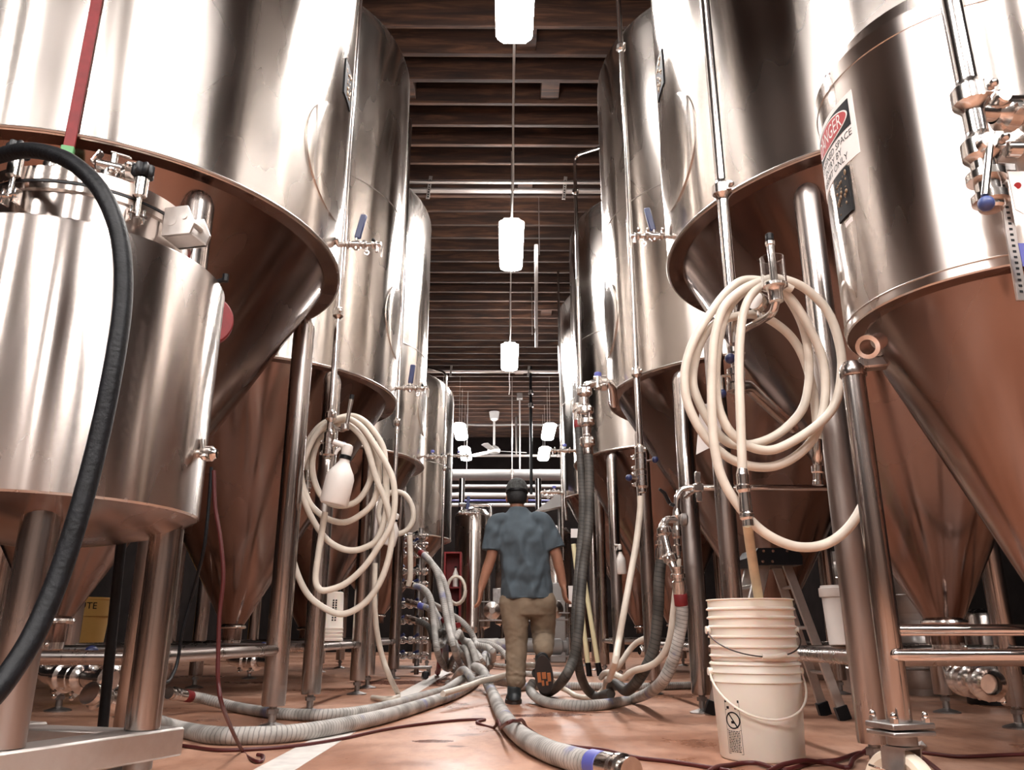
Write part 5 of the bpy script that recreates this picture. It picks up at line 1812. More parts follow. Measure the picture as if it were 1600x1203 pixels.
sheet('log_sheet', 'white paper sheet stuck on the leg behind the large coil', [(1094, 632), (1124, 628), (1128, 690), (1088, 710)], 4.70)
sheet('log_sheet', 'white paper hung on the pale yellow poles', [(888, 915), (905, 915), (904, 948), (889, 948)], 10.2)
sheet('log_sheet', 'small white card above the pale yellow poles', [(892, 826), (903, 826), (903, 840), (892, 840)], 10.6)
for k, (xa, xb, nm) in enumerate(((896, 885, 'left'), (904, 897, 'right'))):
    A, B = at(xa, 850, 10.6), onz(xb, 1038, 0.0)
    B = V3((B.x, 10.5, 0.0))
    pole = thing('pole', 'pale yellow pole leaning at the right tanks, %s of the two' % nm, 'pole', B)
    d = A - B
    obj('shaft', G().cyl(B + d * 0.09, A, 0.03, n=14), 'paleyellow', pole)
    obj('tip', G().cyl(B, B + d * 0.095, 0.036, n=14), 'black', pole, 'black tip')
# ================================================================ FAR LEFT VALVE RACK
vr = thing('valve_rack', 'tall rack of steel valves and outlets between the far left tanks', 'rack', V3((-1.2, 9.9 + 0.6, 0)))
VY = 10.45
for (xx, nm) in ((622, 'upright'), (658, 'upright')):
    t = at(xx, 825, VY)
    obj('upright', G().cyl(V3((t.x, VY, 0.02)), V3((t.x, VY, t.z)), 0.03, n=12), 'darksteel', vr)
rows = [838, 851, 866, 893, 913, 945, 970, 1000, 1024]
for i, yy in enumerate(rows):
    A, B = at(615, yy, VY - 0.06), at(663, yy, VY - 0.06)
    obj('pipe_run', G().cyl(A, B, 0.028, n=10), 'fit', vr)
    g = G()
    for t in (0.12, 0.3, 0.55, 0.8, 1.0):
        clampring(g, A + (B - A) * t, (1, 0, 0), 0.026, 0.05)
    obj('clamp', g, 'pipe', vr, kind='stuff')
    for t, hd in ((0.2, 'blue'), (0.66, 'black' if i % 3 == 0 else 'blue')):
        p = A + (B - A) * t
        h = obj('valve_handle', G().tube([p, p + V3((0, -0.05, 0.03)), p + V3((0.06, -0.07, 0.05 + 0.02 * (i % 2)))], [0.014, 0.012, 0.02], 8), hd, vr)
        obj('bonnet', G().cyl(p + V3((0, -0.02, 0)), p + V3((0, -0.08, 0)), 0.03, n=12, ch=0.006), 'fit', vr)
p = at(655, 866, VY - 0.1)
obj('base_frame', G().box(at(642, 1040, VY) - V3((0, 0, 0.02)), (0.5, 0.3, 0.03), None, 0.006), 'darksteel', vr)
for dx in (-0.22, 0.22):
    for dy in (-0.12, 0.12):
        q_ = at(642, 1040, VY) + V3((dx, dy, -0.03))
        obj('leg', G().box(V3((q_.x, q_.y, q_.z / 2)), (0.03, 0.03, q_.z), None, 0.003), 'darksteel', vr)
sq = onz(655, 1058, 0.02)
hd = thing('squeegee', 'black squeegee head leaning by the foot of the valve rack', 'squeegee', sq)
obj('blade', G().box((onz(655, 1062, 0.0) + onz(685, 1040, 0.35)) / 2, (0.05, 0.06, 0.42), turn(onz(685, 1040, 0.35) - onz(655, 1062, 0.0)), 0.01), 'black', hd)
# ================================================================ BACK OF THE ROOM
def slim_tank(label, x, y, R, z0, z1, lid=True):
    t = thing('slim_tank', label, 'tank', V3((x, y, 0)), 'slim tanks at the back')
    c = V3((x, y, 0))
    obj('shell', G().lathe([(0.05, z0 - 0.12), (R * 0.7, z0 - 0.05), (R, z0), (R, z1), (R * 0.75, z1 + 0.1), (0.05, z1 + 0.16), (0.001, z1 + 0.16)], c, None, 64), 'bright', t)
    for k in range(4):
        a = PI / 4 + k * PI / 2
        p = c + V3((R * 0.8 * math.cos(a), R * 0.8 * math.sin(a), 0))
        obj('leg', G().cyl(p, p + V3((0, 0, z0)), 0.035, n=14), 'leg', t)
    obj('weld_seam', G().ring((x, y, z1 - 0.02), (0, 0, 1), R, 0.008, 48, 6), 'weld', t)
    return t


s1 = slim_tank('slim bright tank in front of the back wall, left of the walking man', at(738, 900, 15.8).x, 15.8, 0.35, 0.62, 2.72)
sample_valve(s1, at(717, 801, 15.4), (1, 0, 0), 1.3, 'blue', 'lever', -0.1)
obj('top_pipe', G().tube(bend([at(718, 789, 15.6), at(767, 789, 15.6), at(767, 850, 15.6)], 0.08), 0.035, 10), 'pipe', s1)
slim_tank('slim bright tank at the back, just right of the walking man', at(868, 900, 17.2).x, 17.2, 0.34, 0.7, 2.55)
slim_tank('slim bright tank at the back, mostly behind the walking man', at(800, 900, 17.6).x, 17.6, 0.36, 0.7, 2.4)
# overhead pipes across the back
for label, ya, yb, Y, r, m, xa, xb in (('thickest white pipe running across the back of the room', 742, 742, 18.4, 0.13, 'pipewhite', 640, 960), ('white pipe just below the thickest one at the back', 760, 760, 18.9, 0.045, 'pipewhite', 640, 960), ('pale pipe third from the top across the back', 774, 774, 19.3, 0.065, 'pipewhite', 640, 960), ('blue striped thin pipe across the back', 782, 782, 17.9, 0.02, 'paleblue', 640, 960), ('lowest pale pipe across the back', 789, 789, 19.8, 0.045, 'pipewhite', 640, 960)):
    A, B = at(xa, ya, Y), at(xb, yb, Y)
    pr_ = thing('overhead_pipe', label, 'pipe', (A + B) / 2)
    obj('run', G().cyl(A, B, r, n=18), m, pr_)
    g = G()
    for t in (0.15, 0.5, 0.85):
        p = A.lerp(B, t)
        g.lathe([(r * 1.02, -0.03), (r * 1.08, -0.03), (r * 1.08, 0.03), (r * 1.02, 0.03)], p, turn(B - A), 18, False)
        g.cyl(p + V3((0, 0, r * 0.9)), V3((p.x, p.y, ZD)), 0.012, n=6)
    obj('hanger', g, 'conduit', pr_, kind='stuff')
for x_, nm, y0_ in ((722, 'left', 748), (841, 'right, just past the cap of the walking man', 748)):
    A = at(x_, y0_, 17.6)
    hp = thing('pipe_stand', 'vertical steel post carrying the back pipes, ' + nm, 'post', V3((A.x, 17.6, 0)))
    obj('post', G().cyl((A.x, 17.6, 0.01), (A.x, 17.6, A.z), 0.07, n=16), 'pipe', hp)
    obj('base', G().lathe([(0.14, 0), (0.14, 0.015), (0.07, 0.02)], (A.x, 17.6, 0), None, 20), 'darksteel', hp)
dA_, dB_ = at(846, 801, 16.0), at(872, 786, 16.6)
dct = thing('duct', 'pale sloping duct beside the far right tank', 'duct', V3((dB_.x, 16.3, 0)))
obj('post', G().cyl((dB_.x, 16.3, 0), (dB_.x, 16.3, dB_.z), 0.03, n=10), 'darksteel', dct)
obj('panel', G().slab([(-0.35, -0.14), (0.35, 0.02), (0.35, 0.28), (0.2, 0.28)], (dA_ + dB_) / 2, Matrix(((1, 0, 0), (0, 0, -1), (0, 1, 0))), 0.3), 'pipewhite', dct)
# red cabinet with bottles and hose coil at the back left
ca, cb = at(694, 862, 14.6), at(719, 975, 14.6)
rc = thing('red_cabinet', 'red wall cabinet standing open behind the short left tank', 'cabinet', V3(((ca.x + cb.x) / 2, 14.75, 0)))
cx_, w_ = (ca.x + cb.x) / 2, cb.x - ca.x
obj('back', G().box((cx_, 14.9, (ca.z + cb.z) / 2), (w_, 0.03, ca.z - cb.z), None, 0.004), 'red', rc)
for s in (-1, 1):
    obj('side', G().box((cx_ + s * (w_ / 2 - 0.015), 14.75, (ca.z + cb.z) / 2), (0.03, 0.3, ca.z - cb.z), None, 0.004), 'red', rc)
for z in (cb.z + 0.015, (ca.z + cb.z) / 2, ca.z - 0.015):
    obj('shelf', G().box((cx_, 14.75, z), (w_ - 0.06, 0.29, 0.03), None, 0.003), 'red', rc)
for s in (-1, 1):
    obj('leg', G().box((cx_ + s * (w_ / 2 - 0.02), 14.75, cb.z / 2), (0.03, 0.2, cb.z), None, 0.003), 'darksteel', rc)
for k, (dx, zb_, mt) in enumerate(((-0.06, cb.z + 0.03, 'white'), (0.06, cb.z + 0.03, 'black'), (0.05, (ca.z + cb.z) / 2 + 0.015, 'white'))):
    b = V3((cx_ + dx, 14.72, zb_))
    bt = thing('bottle', ('white bottle at the left of the lower cabinet shelf', 'black bottle on the lower cabinet shelf', 'white bottle on the upper cabinet shelf')[k], 'bottle', b, 'bottles in the red cabinet')
    obj('body', G().lathe([(0.05, 0), (0.052, 0.01), (0.052, 0.22), (0.02, 0.30), (0.02, 0.33)], b, None, 18), mt, bt)
    obj('cap', G().cyl(b + V3((0, 0, 0.33)), b + V3((0, 0, 0.36)), 0.024, n=12), 'black', bt)
lp = []
for k in range(40):
    t = 2 * PI * k / 16
    lp.append(at(713 + (15 - 0.05 * k) * math.cos(t), 922 + (23 - 0.06 * k) * math.sin(t), 14.575 - 0.0008 * k))
obj('hose_coil', G().tube(lp, 0.024, 8), 'hose', None, 'small cream hose coil hanging at the red cabinet', 'hose')

# pumps on low frames at the back
def pump(label, x, y, s=1.0):
    t = thing('pump_cart', label, 'pump', V3((x, y, 0)), 'pump carts at the back')
    c = V3((x, y, 0))
    for dx in (-0.24, 0.24):
        for dy in (-0.18, 0.18):
            p = c + V3((dx, dy, 0))
            obj('post', G().cyl(p + V3((0, 0, 0.05)), p + V3((0, 0, 1.5 * s if dy > 0 else 0.75)), 0.02, n=10), 'pipe', t)
            obj('wheel', G().lathe([(0.02, -0.015), (0.05, -0.015), (0.05, 0.015), (0.02, 0.015)], p + V3((0, 0, 0.05)), turn((1, 0, 0)), 16), 'black', t)
    for z in (0.15, 0.72, 1.1 * s):
        obj('shelf', G().box(c + V3((0, 0.0 if z < 1 else 0.18, z)), (0.5, 0.38 if z < 1 else 0.03, 0.02), None, 0.003), 'darksteel', t)
    obj('motor', G().lathe([(0.05, -0.22), (0.12, -0.2), (0.13, 0.1), (0.09, 0.14), (0.09, 0.2), (0.14, 0.21), (0.14, 0.27), (0.001, 0.28)], c + V3((0.0, 0, 0.30)), turn((1, 0.2, 0)), 24), 'pipewhite', t)
    obj('pump_head', G().lathe([(0.05, 0), (0.15, 0.01), (0.15, 0.07), (0.06, 0.1), (0.05, 0.2)], c + V3((0.0, -0.1, 0.88)), turn((0, -1, 0)), 24), 'fit', t)
    obj('control_box', G().box(c + V3((0.1, 0.1, 1.2 * s)), (0.2, 0.12, 0.26), None, 0.01), 'darksteel', t)
    return t


pump('pump cart at the back, just left of the walking man', at(769, 1000, 14.6).x, 14.6, 0.95)
pump('pump cart at the back, seen between the legs of the walking man', at(832, 1000, 15.2).x, 15.2, 0.7)
pump('pump cart at the back, right of the walking man', at(866, 1000, 13.8).x, 13.8, 0.75)
bx_ = at(868, 900, 15.6)
obj('white_box', G().box((bx_.x, 15.3, 0.7), (0.3, 0.2, 1.4), None, 0.02), 'pipewhite', None, 'tall white box beside the right hand of the walking man', 'box')
A, B = onz(716, 1006, 0.14), onz(800, 1006, 0.14)
obj('floor_pipe', G().cyl(at(716, 1007, 12.6), at(800, 1007, 12.6), 0.085, n=14), 'grey', None, 'straight grey pipe lying across behind the man', 'pipe')

# ================================================================ ALONG THE CEILING
def conduit(label, a, b, r=0.011):
    return obj('conduit', G().tube([a, a.lerp(b, 0.35) + V3((0, 0, 0.0)), a.lerp(b, 0.7) + V3((0.012, 0, -0.004)), b], r, 8), 'conduit', None, label, 'conduit')


conduit('conduit between the nearest and second aisle lamps', V3((0.06, 5.44, 5.15)), V3((0.06, 8.52, 5.15)))
conduit('conduit between the second and third aisle lamps', V3((0.06, 9.74, 5.15)), V3((0.06, 12.77, 5.15)))
conduit('conduit beyond the third aisle lamp', V3((0.06, 14.0, 5.15)), V3((0.06, 15.6, 5.15)))
for label, yy, z, r, nm in (('front pipe of the pair crossing under the joists, on drilled straps', 298, 6.05, 0.034, 0), ('rear pipe of the pair crossing under the joists', 285, 6.12, 0.022, 1), ('single pipe crossing under the joists near the third lamp', 580, 6.1, 0.045, 2)):
    Y = onz(800, yy, z).y
    cp = thing('ceiling_pipe', label, 'pipe', V3((0, Y, z)))
    obj('run', G().cyl((-4.2, Y, z), (4.2, Y, z), r, n=12), 'conduit', cp)
    if nm != 1:
        for xx in ((671, 882) if nm == 0 else (705, 826)):
            X = at(xx, yy, Y).x
            st_ = obj('strap', G().box((X, Y - r - 0.006, z + 0.02), (0.045, 0.008, 0.34), Matrix.Rotation(0.1, 3, 'Y'), 0.001), 'alu', cp)
            g = G()
            for k in range(8):
                g.box((X + 0.003 * k - 0.012, Y - r - 0.0105, z - 0.12 + k * 0.035), (0.018, 0.002, 0.018))
            obj('strap_hole', g, 'black', cp, kind='stuff')
ch = thing('channel', 'white metal channel hung lengthwise beside the second and third lamps', 'channel', V3((0.45, 10.8, 5.25)))
obj('bright_face', G().box((0.435, 10.75, 5.28), (0.05, 2.7, 0.13), Matrix.Rotation(-0.035, 3, 'Z'), 0.006), 'lamphousing', ch)
obj('dark_end', G().box((0.505, 12.55, 5.28), (0.05, 0.9, 0.13), Matrix.Rotation(-0.035, 3, 'Z'), 0.006), 'darksteel', ch)
for y_ in (9.7, 12.7):
    obj('hanger', G().cyl((0.44, y_, 5.34), (0.44, y_, JZ + 0.02), 0.006, n=6), 'conduit', ch)
A = at(829, 600, 17.0)
B = at(831, 772, 17.0)
dp = thing('drop_pipe', 'dark vertical pipe dropping from the ceiling behind the third lamp', 'pipe', V3((A.x, 17.0, B.z)))
obj('shaft', G().cyl((A.x, 17.0, B.z), (A.x, 17.0, JZ + 0.02), 0.033, n=12), 'black', dp)
g = G()
for yy in (613, 633):
    g.lathe([(0.036, -0.05), (0.055, -0.04), (0.055, 0.04), (0.036, 0.05)], at(829.5, yy, 17.0) * 1, None, 14, False)
obj('joint', g, 'darksteel', dp)
A, B = at(812, 618, 19.0), at(813, 742, 19.0)
wr = thing('drop_rod', 'thin white rod hanging above the head of the walking man', 'rod', V3((A.x, 19.0, B.z)))
obj('rod', G().cyl((A.x, 19.0, B.z), (A.x, 19.0, JZ), 0.018, n=8), 'pipewhite', wr)
obj('rod_box', G().box((A.x, 19.0, JZ - 0.09), (0.14, 0.14, 0.16), None, 0.01), 'darksteel', wr)
A, B = at(731, 630, 19.2), at(731, 735, 19.2)
obj('drop_wire', G().cyl((A.x, 19.2, B.z), (A.x, 19.2, ZD), 0.008, n=6), 'pipewhite', None, 'very thin white wire hanging near the left far lamps', 'wire')
fc = at(772, 703, 20.8)
fn = thing('ceiling_fan', 'white ceiling fan hanging near the back wall', 'fan', V3((fc.x, 20.8, fc.z)))
obj('down_rod', G().cyl((fc.x, 20.8, fc.z), (fc.x, 20.8, JZ), 0.03, n=10), 'lamphousing', fn)
obj('mount', G().lathe([(0.05, JZ - 0.25), (0.11, JZ - 0.2), (0.14, JZ)], (fc.x, 20.8, 0), None, 18), 'lamphousing', fn)
obj('motor', G().lathe([(0.06, -0.1), (0.15, -0.08), (0.17, 0.0), (0.12, 0.07), (0.04, 0.12)], fc, None, 24), 'lamphousing', fn)
for k in range(3):
    a = 0.25 + k * 2 * PI / 3
    q_ = Matrix.Rotation(a, 3, 'Z') @ Matrix.Rotation(0.2, 3, 'X')
    obj('blade', G().slab([(0.1, -0.04), (0.3, -0.08), (0.85, -0.09), (0.9, 0.0), (0.85, 0.09), (0.3, 0.08), (0.1, 0.04)], fc + V3((0, 0, -0.03)), q_, 0.012), 'lamphousing', fn)
# cable sagging across the far joists
cb_ = [V3((x_, 22.08, 6.175 + 0.012 * math.sin(x_ * 3))) for x_ in [-4 + 0.4 * i for i in range(21)]]
obj('cable', G().tube(cb_, 0.03, 6), 'pipewhite', None, 'pale cable strung across the far joists above the fan', 'cable')
A = at(800, 706 + 6, 21.6)
ct = thing('cable_tray', 'grey rail across the far end below the fan', 'rail', V3((0, 21.6, A.z)))
obj('rail', G().box((0, 21.6, A.z), (6.0, 0.06, 0.07), None, 0.01), 'conduit', ct)
for x_ in (-2.0, 0.28, 2.0):
    obj('hanger', G().cyl((x_, 21.6, A.z + 0.03), (x_, 21.6, ZD), 0.03, n=8), 'conduit', ct)
# red round reel peeping from behind the bright tank
rp = at(343, 500, 3.0)
rl = thing('cord_reel', 'red round reel just showing behind the right side of the bright tank', 'reel', V3((rp.x, 3.0, rp.z - 0.1)))
obj('disc', G().lathe([(0.001, -0.02), (0.105, -0.02), (0.11, -0.014), (0.11, 0.014), (0.105, 0.02), (0.001, 0.02)], V3((rp.x - 0.06, 3.0, rp.z)), turn((0.45, -1, 0)), 36, False), 'red', rl)
obj('hub', G().cyl(V3((rp.x - 0.06, 3.02, rp.z)), V3((rp.x - 0.20, 3.30, rp.z)), 0.03, n=14), 'black', rl)
# worn tape scrap and drain cover on the floor
obj('floor_scrap', G().add([onz(1428, 1162, 0.004), onz(1440, 1157, 0.03), onz(1449, 1166, 0.004), onz(1436, 1170, 0.012), onz(1438, 1163, 0.035)], [(0, 4, 1), (1, 4, 2), (2, 4, 3), (3, 4, 0), (0, 1, 2, 3)]), 'paper', None, 'crumpled white scrap on the floor right of the caster', 'scrap')
# ================================================================ THE WALKING MAN
MY = 6.4
man = thing('person', 'man in grey cap, blue grey shirt and khaki trousers walking away down the aisle', 'person', V3((0.13, MY, 0)))


def P(x, y, Y=MY):
    return at(x, y, Y)


def remesh(name, g, vox, mat, parent, smooth_it=6, label=None, noise=None, decimate=None):
    """Melt overlapping shapes into one continuous skin."""
    base = WP[parent.name]
    me = bpy.data.meshes.new(name)
    me.from_pydata([p - base for p in g.v], [], g.f)
    bm = bmesh.new()
    bm.from_mesh(me)
    bmesh.ops.recalc_face_normals(bm, faces=bm.faces[:])
    bm.to_mesh(me)
    bm.free()
    o = bpy.data.objects.new('melt', me)
    COL.objects.link(o)
    m = o.modifiers.new('r', 'REMESH')
    m.mode = 'VOXEL'
    m.voxel_size = vox
    s = o.modifiers.new('s', 'SMOOTH')
    s.factor = 0.6
    s.iterations = smooth_it
    bpy.context.view_layer.update()
    dg = bpy.context.evaluated_depsgraph_get()
    out = bpy.data.meshes.new_from_object(o.evaluated_get(dg))
    bpy.data.objects.remove(o)
    bpy.data.meshes.remove(me)
    out.name = name
    if noise:
        nrm = [v.normal.copy() for v in out.vertices]
        for v, n_ in zip(out.vertices, nrm):
            v.co = v.co + n_ * noise(v.co + base, n_)
    out.materials.clear()
    out.materials.append(M[mat])
    out.polygons.foreach_set('use_smooth', [True] * len(out.polygons))
    r = bpy.data.objects.new(name, out)
    COL.objects.link(r)
    r.parent = parent
    WP[r.name] = base
    return tag(r, label)


def limb(g, pts, rs, flat=1.0, up=(0, 1, 0), sub=5, n=16):
    """Tapered limb with rounded ends along a spline; rs given per key point."""
    S_ = spline(pts, sub)
    R_ = []
    for i in range(len(S_)):
        t = i / sub
        k = min(int(t), len(rs) - 2)
        R_.append(rs[k] + (rs[k + 1] - rs[k]) * (t - k))
    g.tube(S_, R_, n, True, flat, up)
    g.ball(pts[0], rs[0] * 0.97, (1, 1, 1), 14, 10)
    g.ball(pts[-1], rs[-1] * 0.97, (1, 1, 1), 14, 10)


def slices(g, secs, n=24):
    """Stack of level ovals: (centre x, centre y, z, half width, half depth)."""
    vs, fs = [], []
    for (cx, cy, z, a, b) in secs:
        for k in range(n):
            t = 2 * PI * k / n
            c, s = math.cos(t), math.sin(t)
            e = 0.86
            vs.append((cx + a * math.copysign(abs(c) ** e, c), cy + b * math.copysign(abs(s) ** e, s), z))
    for j in range(len(secs) - 1):
        for k in range(n):
            k2 = (k + 1) % n
            fs.append((j * n + k, j * n + k2, (j + 1) * n + k2, (j + 1) * n + k))
    fs.append(tuple(range(n - 1, -1, -1)))
    fs.append(tuple((len(secs) - 1) * n + k for k in range(n)))
    g.add(vs, fs)


hx = P(808, 775).x
neck = V3((hx, MY + 0.05, P(808, 800).z))
headc = V3((hx, MY + 0.075, P(808, 772).z))
shL, shR = P(776, 818), P(849, 816)
elL, elR = P(768, 868, MY - 0.02), P(869, 866, MY - 0.02)
wrL, wrR = P(752, 918, MY - 0.0), P(880, 914, MY + 0.02)
hipL, hipR = P(805, 940), P(845, 940)
knL, anL = P(807, 1003, MY + 0.01), P(806, 1072, MY + 0.0)
knR, anR = P(849, 992, MY + 0.10), P(850, 1022, MY - 0.20)
zs_ = lambda yy: P(810, yy).z

# --- skin: one continuous figure (head, neck, trunk, arms with hands, legs)
g = G()
g.ball(headc + V3((0, 0.0, 0.012)), 0.1, (0.78, 0.96, 1.12), 24, 18)            # skull
g.ball(headc + V3((0, 0.045, -0.045)), 0.07, (0.82, 0.85, 1.0), 20, 14)          # jaw and face
g.ball(headc + V3((0, 0.105, -0.03)), 0.018, (0.8, 1.0, 1.3), 10, 8)             # nose
for s in (-1, 1):
    g.ball(headc + V3((s * 0.083, 0.004, -0.028)), 0.03, (0.32, 0.7, 1.05), 14, 10)   # ears
    g.ball(headc + V3((s * 0.032, 0.085, -0.002)), 0.014, (1.2, 0.8, 0.8), 10, 8)
limb(g, [neck + V3((0, 0, -0.06)), neck + V3((0, 0.01, 0.03)), headc + V3((0, 0, -0.04))], [0.062, 0.056, 0.058])
slices(g, [(0.155, MY, zs_(940), 0.15, 0.085), (0.15, MY, zs_(900), 0.135, 0.085), (0.135, MY, zs_(860), 0.145, 0.085), (0.12, MY + 0.015, zs_(825), 0.15, 0.075), (0.11, MY + 0.045, zs_(810), 0.1, 0.055)])
limb(g, [shL + V3((0.02, 0, 0)), shL.lerp(elL, 0.5), elL, elL.lerp(wrL, 0.4), wrL], [0.058, 0.05, 0.043, 0.042, 0.030])
limb(g, [shR + V3((-0.02, 0, 0)), shR.lerp(elR, 0.5), elR, elR.lerp(wrR, 0.4), wrR], [0.058, 0.05, 0.043, 0.042, 0.030])
limb(g, [hipL, knL, anL], [0.085, 0.06, 0.04])
limb(g, [hipR, knR, anR], [0.085, 0.06, 0.04])


def hand(g, wr, fwd, side, curl, back):
    """fwd: from the wrist down the hand; side: towards the thumb; back: out of the back of the hand."""
    fwd, side = V3(fwd).normalized(), V3(side)
    side = (side - fwd * side.dot(fwd)).normalized()
    nb = fwd.cross(side) * back
    palm0, palm1 = wr + fwd * 0.012, wr + fwd * 0.088
    for s in (-0.026, -0.009, 0.009, 0.026):
        limb(g, [wr + fwd * 0.0 + side * s * 0.6, wr + fwd * 0.045 + side * s, palm1 + side * s], [0.017, 0.0145, 0.0115], sub=3, n=10)
    for s, L in ((-0.029, 0.062), (-0.010, 0.074), (0.010, 0.078), (0.029, 0.070)):
        b = palm1 + side * s
        a1 = curl
        p1 = b + (fwd * math.cos(a1 * 0.5) - nb * math.sin(a1 * 0.5)) * L * 0.45
        p2 = p1 + (fwd * math.cos(a1 * 1.2) - nb * math.sin(a1 * 1.2)) * L * 0.32
        p3 = p2 + (fwd * math.cos(a1 * 1.8) - nb * math.sin(a1 * 1.8)) * L * 0.25
        limb(g, [b - fwd * 0.015, b, p1, p2, p3], [0.0105, 0.0105, 0.0095, 0.0088, 0.007], sub=3, n=10)
    t0 = wr + fwd * 0.028 + side * 0.026
    t1 = t0 + (fwd * 0.6 + side * 0.55 - nb * 0.35).normalized() * 0.036
    t2 = t1 + (fwd * 0.9 + side * 0.18 - nb * 0.35).normalized() * 0.03
    limb(g, [wr + fwd * 0.012 + side * 0.01, t0, t1, t2], [0.015, 0.0135, 0.0112, 0.0085], sub=3, n=10)


# left hand hangs relaxed beside the thigh, thumb forward; the right one the same on its side
hand(g, wrL, (-0.1, 0.02, -1), (0.25, 1, 0), 0.5, 1)
hand(g, wrR, (0.12, 0.03, -1), (-0.25, 1, 0), 0.62, -1)
body = remesh('body', g, 0.0062, 'skin', man, 5)

# --- trousers
rnd = random.Random(4)


from mathutils import noise as mnoise


def folds(strength, freq, zdir=0.35):
    def f(p, n_):
        a = mnoise.noise(V3((p.x * 9, p.y * 9, p.z * 22 + p.x * 12)))
        b = mnoise.noise(V3((p.x * 20 + 7, p.y * 20, p.z * 40 - p.x * 25)))
        low = max(0.0, min(1.0, (0.75 - p.z) / 0.5))
        return strength * (1.6 * (0.5 - abs(a)) + 0.7 * b) * (0.6 + 0.7 * low)
    return f


g = G()
slices(g, [(0.162, MY, zs_(962), 0.155, 0.115), (0.165, MY, zs_(945), 0.182, 0.125), (0.16, MY, zs_(925), 0.178, 0.12), (0.155, MY, zs_(905), 0.168, 0.115)])
limb(g, [hipL + V3((-0.015, 0, 0)), P(805, 968), knL, P(806, 1040), anL + V3((0, 0, 0.035))], [0.112, 0.104, 0.084, 0.075, 0.068])
limb(g, [hipR + V3((0.01, 0, 0)), P(848, 965, MY + 0.06), knR + V3((0, 0, 0)), P(849, 1008, MY - 0.05), anR + V3((0, 0.02, 0.03))], [0.112, 0.104, 0.088, 0.078, 0.068])
# ruck of cloth above the standing shoe
for dz, rr in ((0.05, 0.074), (0.085, 0.077), (0.02, 0.071)):
    g.ring(anL + V3((0, 0, dz)), (0.05, 0.12, 1), rr - 0.012, 0.014, 24, 8)
tr = remesh('trousers', g, 0.0095, 'trousers', man, 5, 'khaki trousers', folds(0.0042, 55))

# --- shirt: loose at the hem, short sleeves
g = G()
slices(g, [(0.165, MY, zs_(936), 0.205, 0.142), (0.163, MY, zs_(918), 0.203, 0.14), (0.157, MY, zs_(895), 0.192, 0.133), (0.148, MY, zs_(870), 0.19, 0.132), (0.135, MY, zs_(848), 0.196, 0.134), (0.124, MY + 0.012, zs_(832), 0.2, 0.125), (0.117, MY + 0.026, zs_(818), 0.188, 0.11), (0.110, MY + 0.042, zs_(807), 0.145, 0.09), (0.102, MY + 0.055, zs_(798), 0.09, 0.075), (0.096, MY + 0.06, zs_(791), 0.066, 0.066)])
for sh, el in ((shL, elL), (shR, elR)):
    s = -1 if sh is shL else 1
    a0 = sh + V3((-s * 0.05, 0, 0.02))
    e = sh.lerp(el, 0.86) + V3((s * 0.004, 0, 0))
    P_ = spline([a0, sh + V3((s * 0.004, 0, 0)), sh.lerp(el, 0.5) + V3((s * 0.008, 0, 0)), e], 5)
    R_ = [0.066 + 0.017 * i / (len(P_) - 1) for i in range(len(P_))]
    g.tube(P_, R_, 20, True, 1.0, (0, 1, 0))
    g.ball(a0, 0.07, n=14, m=10)


def shirt_folds(p, n_):
    x, z = p.x - 0.14, p.z
    back = max(0.0, -n_.y)
    lower = max(0.0, min(1.0, (1.36 - z) / 0.35))
    f = 0.0
    # long folds that fan down from the shoulders to the loose hem
    f += 0.034 * back * lower * (0.45 - abs(math.sin((x + 0.28 * (z - 1.1)) * 17 + 1.2 * mnoise.noise(V3((x * 5, 0, z * 4))))))
    f += 0.006 * back * math.sin((x * 0.8 - (z - 1.0) * 0.35) * 62 + 3 * mnoise.noise(V3((x * 8, 3, z * 8))))
    # sideways ruck in the small of the back
    f += 0.014 * back * math.exp(-((z - 0.93 - 0.25 * abs(x - 0.02)) / 0.05) ** 2)
    f -= 0.006 * back * math.exp(-((z - 0.865 - 0.25 * abs(x - 0.02)) / 0.035) ** 2)
    f += 0.006 * mnoise.noise(V3((p.x * 14 + z * 6, p.y * 14, z * 12)))
    return max(min(f, 0.026), -0.016)


sh_ = remesh('shirt', g, 0.0095, 'shirt', man, 5, 'blue grey cotton shirt', shirt_folds)

# --- hair and cap
g = G()
g.ball(headc + V3((0, -0.012, -0.012)), 0.1, (0.83, 0.93, 1.0), 28, 20)
vs = g.v
hair = G()
hair.ball(headc + V3((0, -0.012, -0.008)), 0.1, (0.825, 0.93, 1.02), 32, 22)
keep = [p for p in hair.v]
for i, p in enumerate(hair.v):
    d = p - headc
    if d.y > 0.02: p.y = headc.y + 0.02 + (d.y - 0.02) * 0.35
    if d.z < -0.055: p.z = headc.z - 0.055 - (abs(d.z) - 0.055) * 0.55
hh = remesh('hair', hair, 0.006, 'hair', man, 3, 'short dark hair')
cap = G()
prof = []
for k in range(11):
    t = k / 10 * PI / 2
    prof.append((max(0.001, 0.096 * math.cos(t) ** 0.75), 0.108 * math.sin(t) + 0.004))
cap.lathe([(0.094, 0.0), (0.0965, 0.002)] + prof, (0, 0, 0), None, 40, False)
q_ = Matrix.Rotation(-0.12, 3, 'X')
cc_ = headc + V3((0, -0.004, 0.03))
for i, p in enumerate(cap.v):
    cap.v[i] = cc_ + q_ @ V3((p.x * 0.94, p.y * 1.06, p.z))
co = obj('cap', cap, 'cap', man, 'mottled dark grey cap')
band = G().lathe([(0.0945, -0.012), (0.0975, -0.01), (0.098, 0.006), (0.0955, 0.008)], (0, 0, 0), None, 40, False)
for i, p in enumerate(band.v):
    band.v[i] = cc_ + q_ @ V3((p.x * 0.94, p.y * 1.06, p.z))
obj('cap_band', band, 'black', co, 'dark band at the back of the cap')
brim = G()
vs, fs = [], []
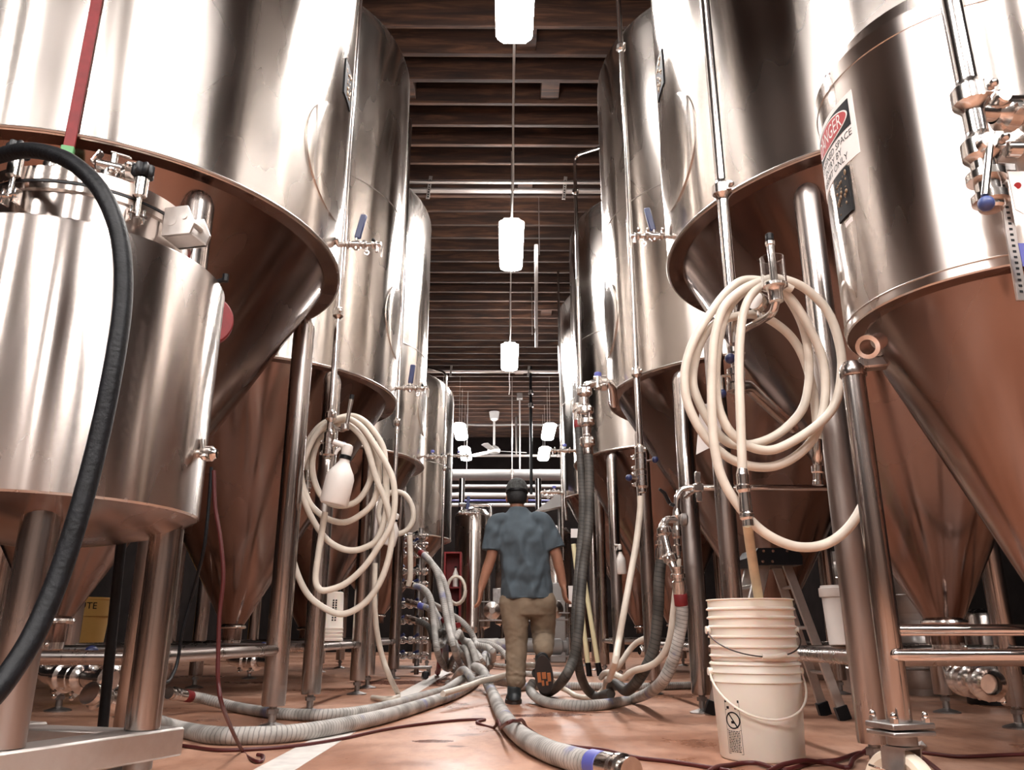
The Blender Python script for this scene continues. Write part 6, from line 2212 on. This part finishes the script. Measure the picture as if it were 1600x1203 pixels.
for j, rr in enumerate((0.092, 0.13, 0.165)):
    for k in range(17):
        a = PI * (0.12 + 0.76 * k / 16)
        ext = 0.0 if j == 0 else (0.05 if j == 1 else 0.085) * math.sin(a)
        vs.append(cc_ + q_ @ V3((0.092 * math.cos(a), 0.1 * math.sin(a) + ext, 0.004 - 0.09 * ext - 0.02 * j * abs(math.cos(a)) * 0.4)))
for j in range(2):
    for k in range(16):
        b = j * 17 + k
        fs.append((b, b + 1, b + 18, b + 17))
n0 = len(vs)
vs += [v + V3((0, 0, -0.004)) for v in vs]
fs += [tuple(n0 + i for i in reversed(f)) for f in fs]
brim.add(vs, fs)
obj('brim', brim, 'cap', co, 'cap brim turned to the front')
# tag ends of the mask band behind the ears are left plain

# --- shoes
def shoe(c, q, L=0.285, W=0.1, k=1.0):
    """c: heel bottom; q: columns = right, forward (toe), up."""
    outline = []
    n = 28
    for k in range(n):
        t = 2 * PI * k / n
        y_ = 0.5 - 0.5 * math.cos(t)
        wv = (0.38 + 0.62 * math.sin(PI * min(1, y_ * 0.92 + 0.18)) ** 0.7) * (1 if y_ < 0.97 else 0.9)
        outline.append((math.sin(t) * W * 0.52 * (0.82 + 0.22 * y_), y_ * L))
    g = G().slab(outline, c, q, 0.026)
    s_ = obj('sole', g, 'sole', man, 'dark rubber shoe sole')
    up = G()
    sec = []
    for (y_, a, z_) in ((0.015, 0.034, 0.05), (0.06, 0.041, 0.075), (0.12, 0.041, 0.072), (0.19, 0.044, 0.052), (0.25, 0.036, 0.034)):
        up.ball(c + q @ V3((0, y_ + 0.018, 0.03)), 1.0, (a * W / 0.1, 0.045, z_), 18, 12, q)
    up.cyl(c + q @ V3((0, 0.065, 0.05)), c + q @ V3((0, 0.06, 0.125)), 0.054, 0.052, 18)
    for i, p in enumerate(up.v):
        l_ = q.transposed() @ (p - c)
        if l_.z < 0.022: up.v[i] = c + q @ V3((l_.x, l_.y, 0.022 + l_.z * 0.02))
    u = remesh('shoe', up, 0.006, 'shoe', man, 4, 'black leather shoe')
    return s_


sc = onz(805, 1100)
sc = V3((P(804, 1098).x, MY - 0.07, 0.001))
shoe(sc, Matrix.Rotation(0.05, 3, 'Z'), 0.29, 0.13)
# raised shoe: heel up, toe down, sole turned to the camera
heel = P(847, 1024, MY - 0.27)
toe = P(851, 1066, MY - 0.20)
f_ = (toe - heel).normalized()
r_ = V3((1, 0, 0.05))
r_ = (r_ - f_ * r_.dot(f_)).normalized()
u_ = r_.cross(f_)
q_ = Matrix((r_, f_, u_)).transposed()
s2 = shoe(heel, q_, 0.285, 0.138)
for (yy, xx, w_, l_) in ((0.16, -0.036, 0.026, 0.075), (0.15, 0.0, 0.03, 0.05), (0.165, 0.036, 0.026, 0.065), (0.205, -0.012, 0.018, 0.04), (0.21, 0.018, 0.016, 0.03)):
    pc = heel + q_ @ V3((xx, yy, -0.0015))
    obj('sole_tread', G().box(pc, (w_, l_, 0.004), q_, 0.001), 'solepatch', s2, 'worn orange patch of the sole')
# paper folded in the right hand
hp = wrR + V3((0.012, 0.03, -0.10))
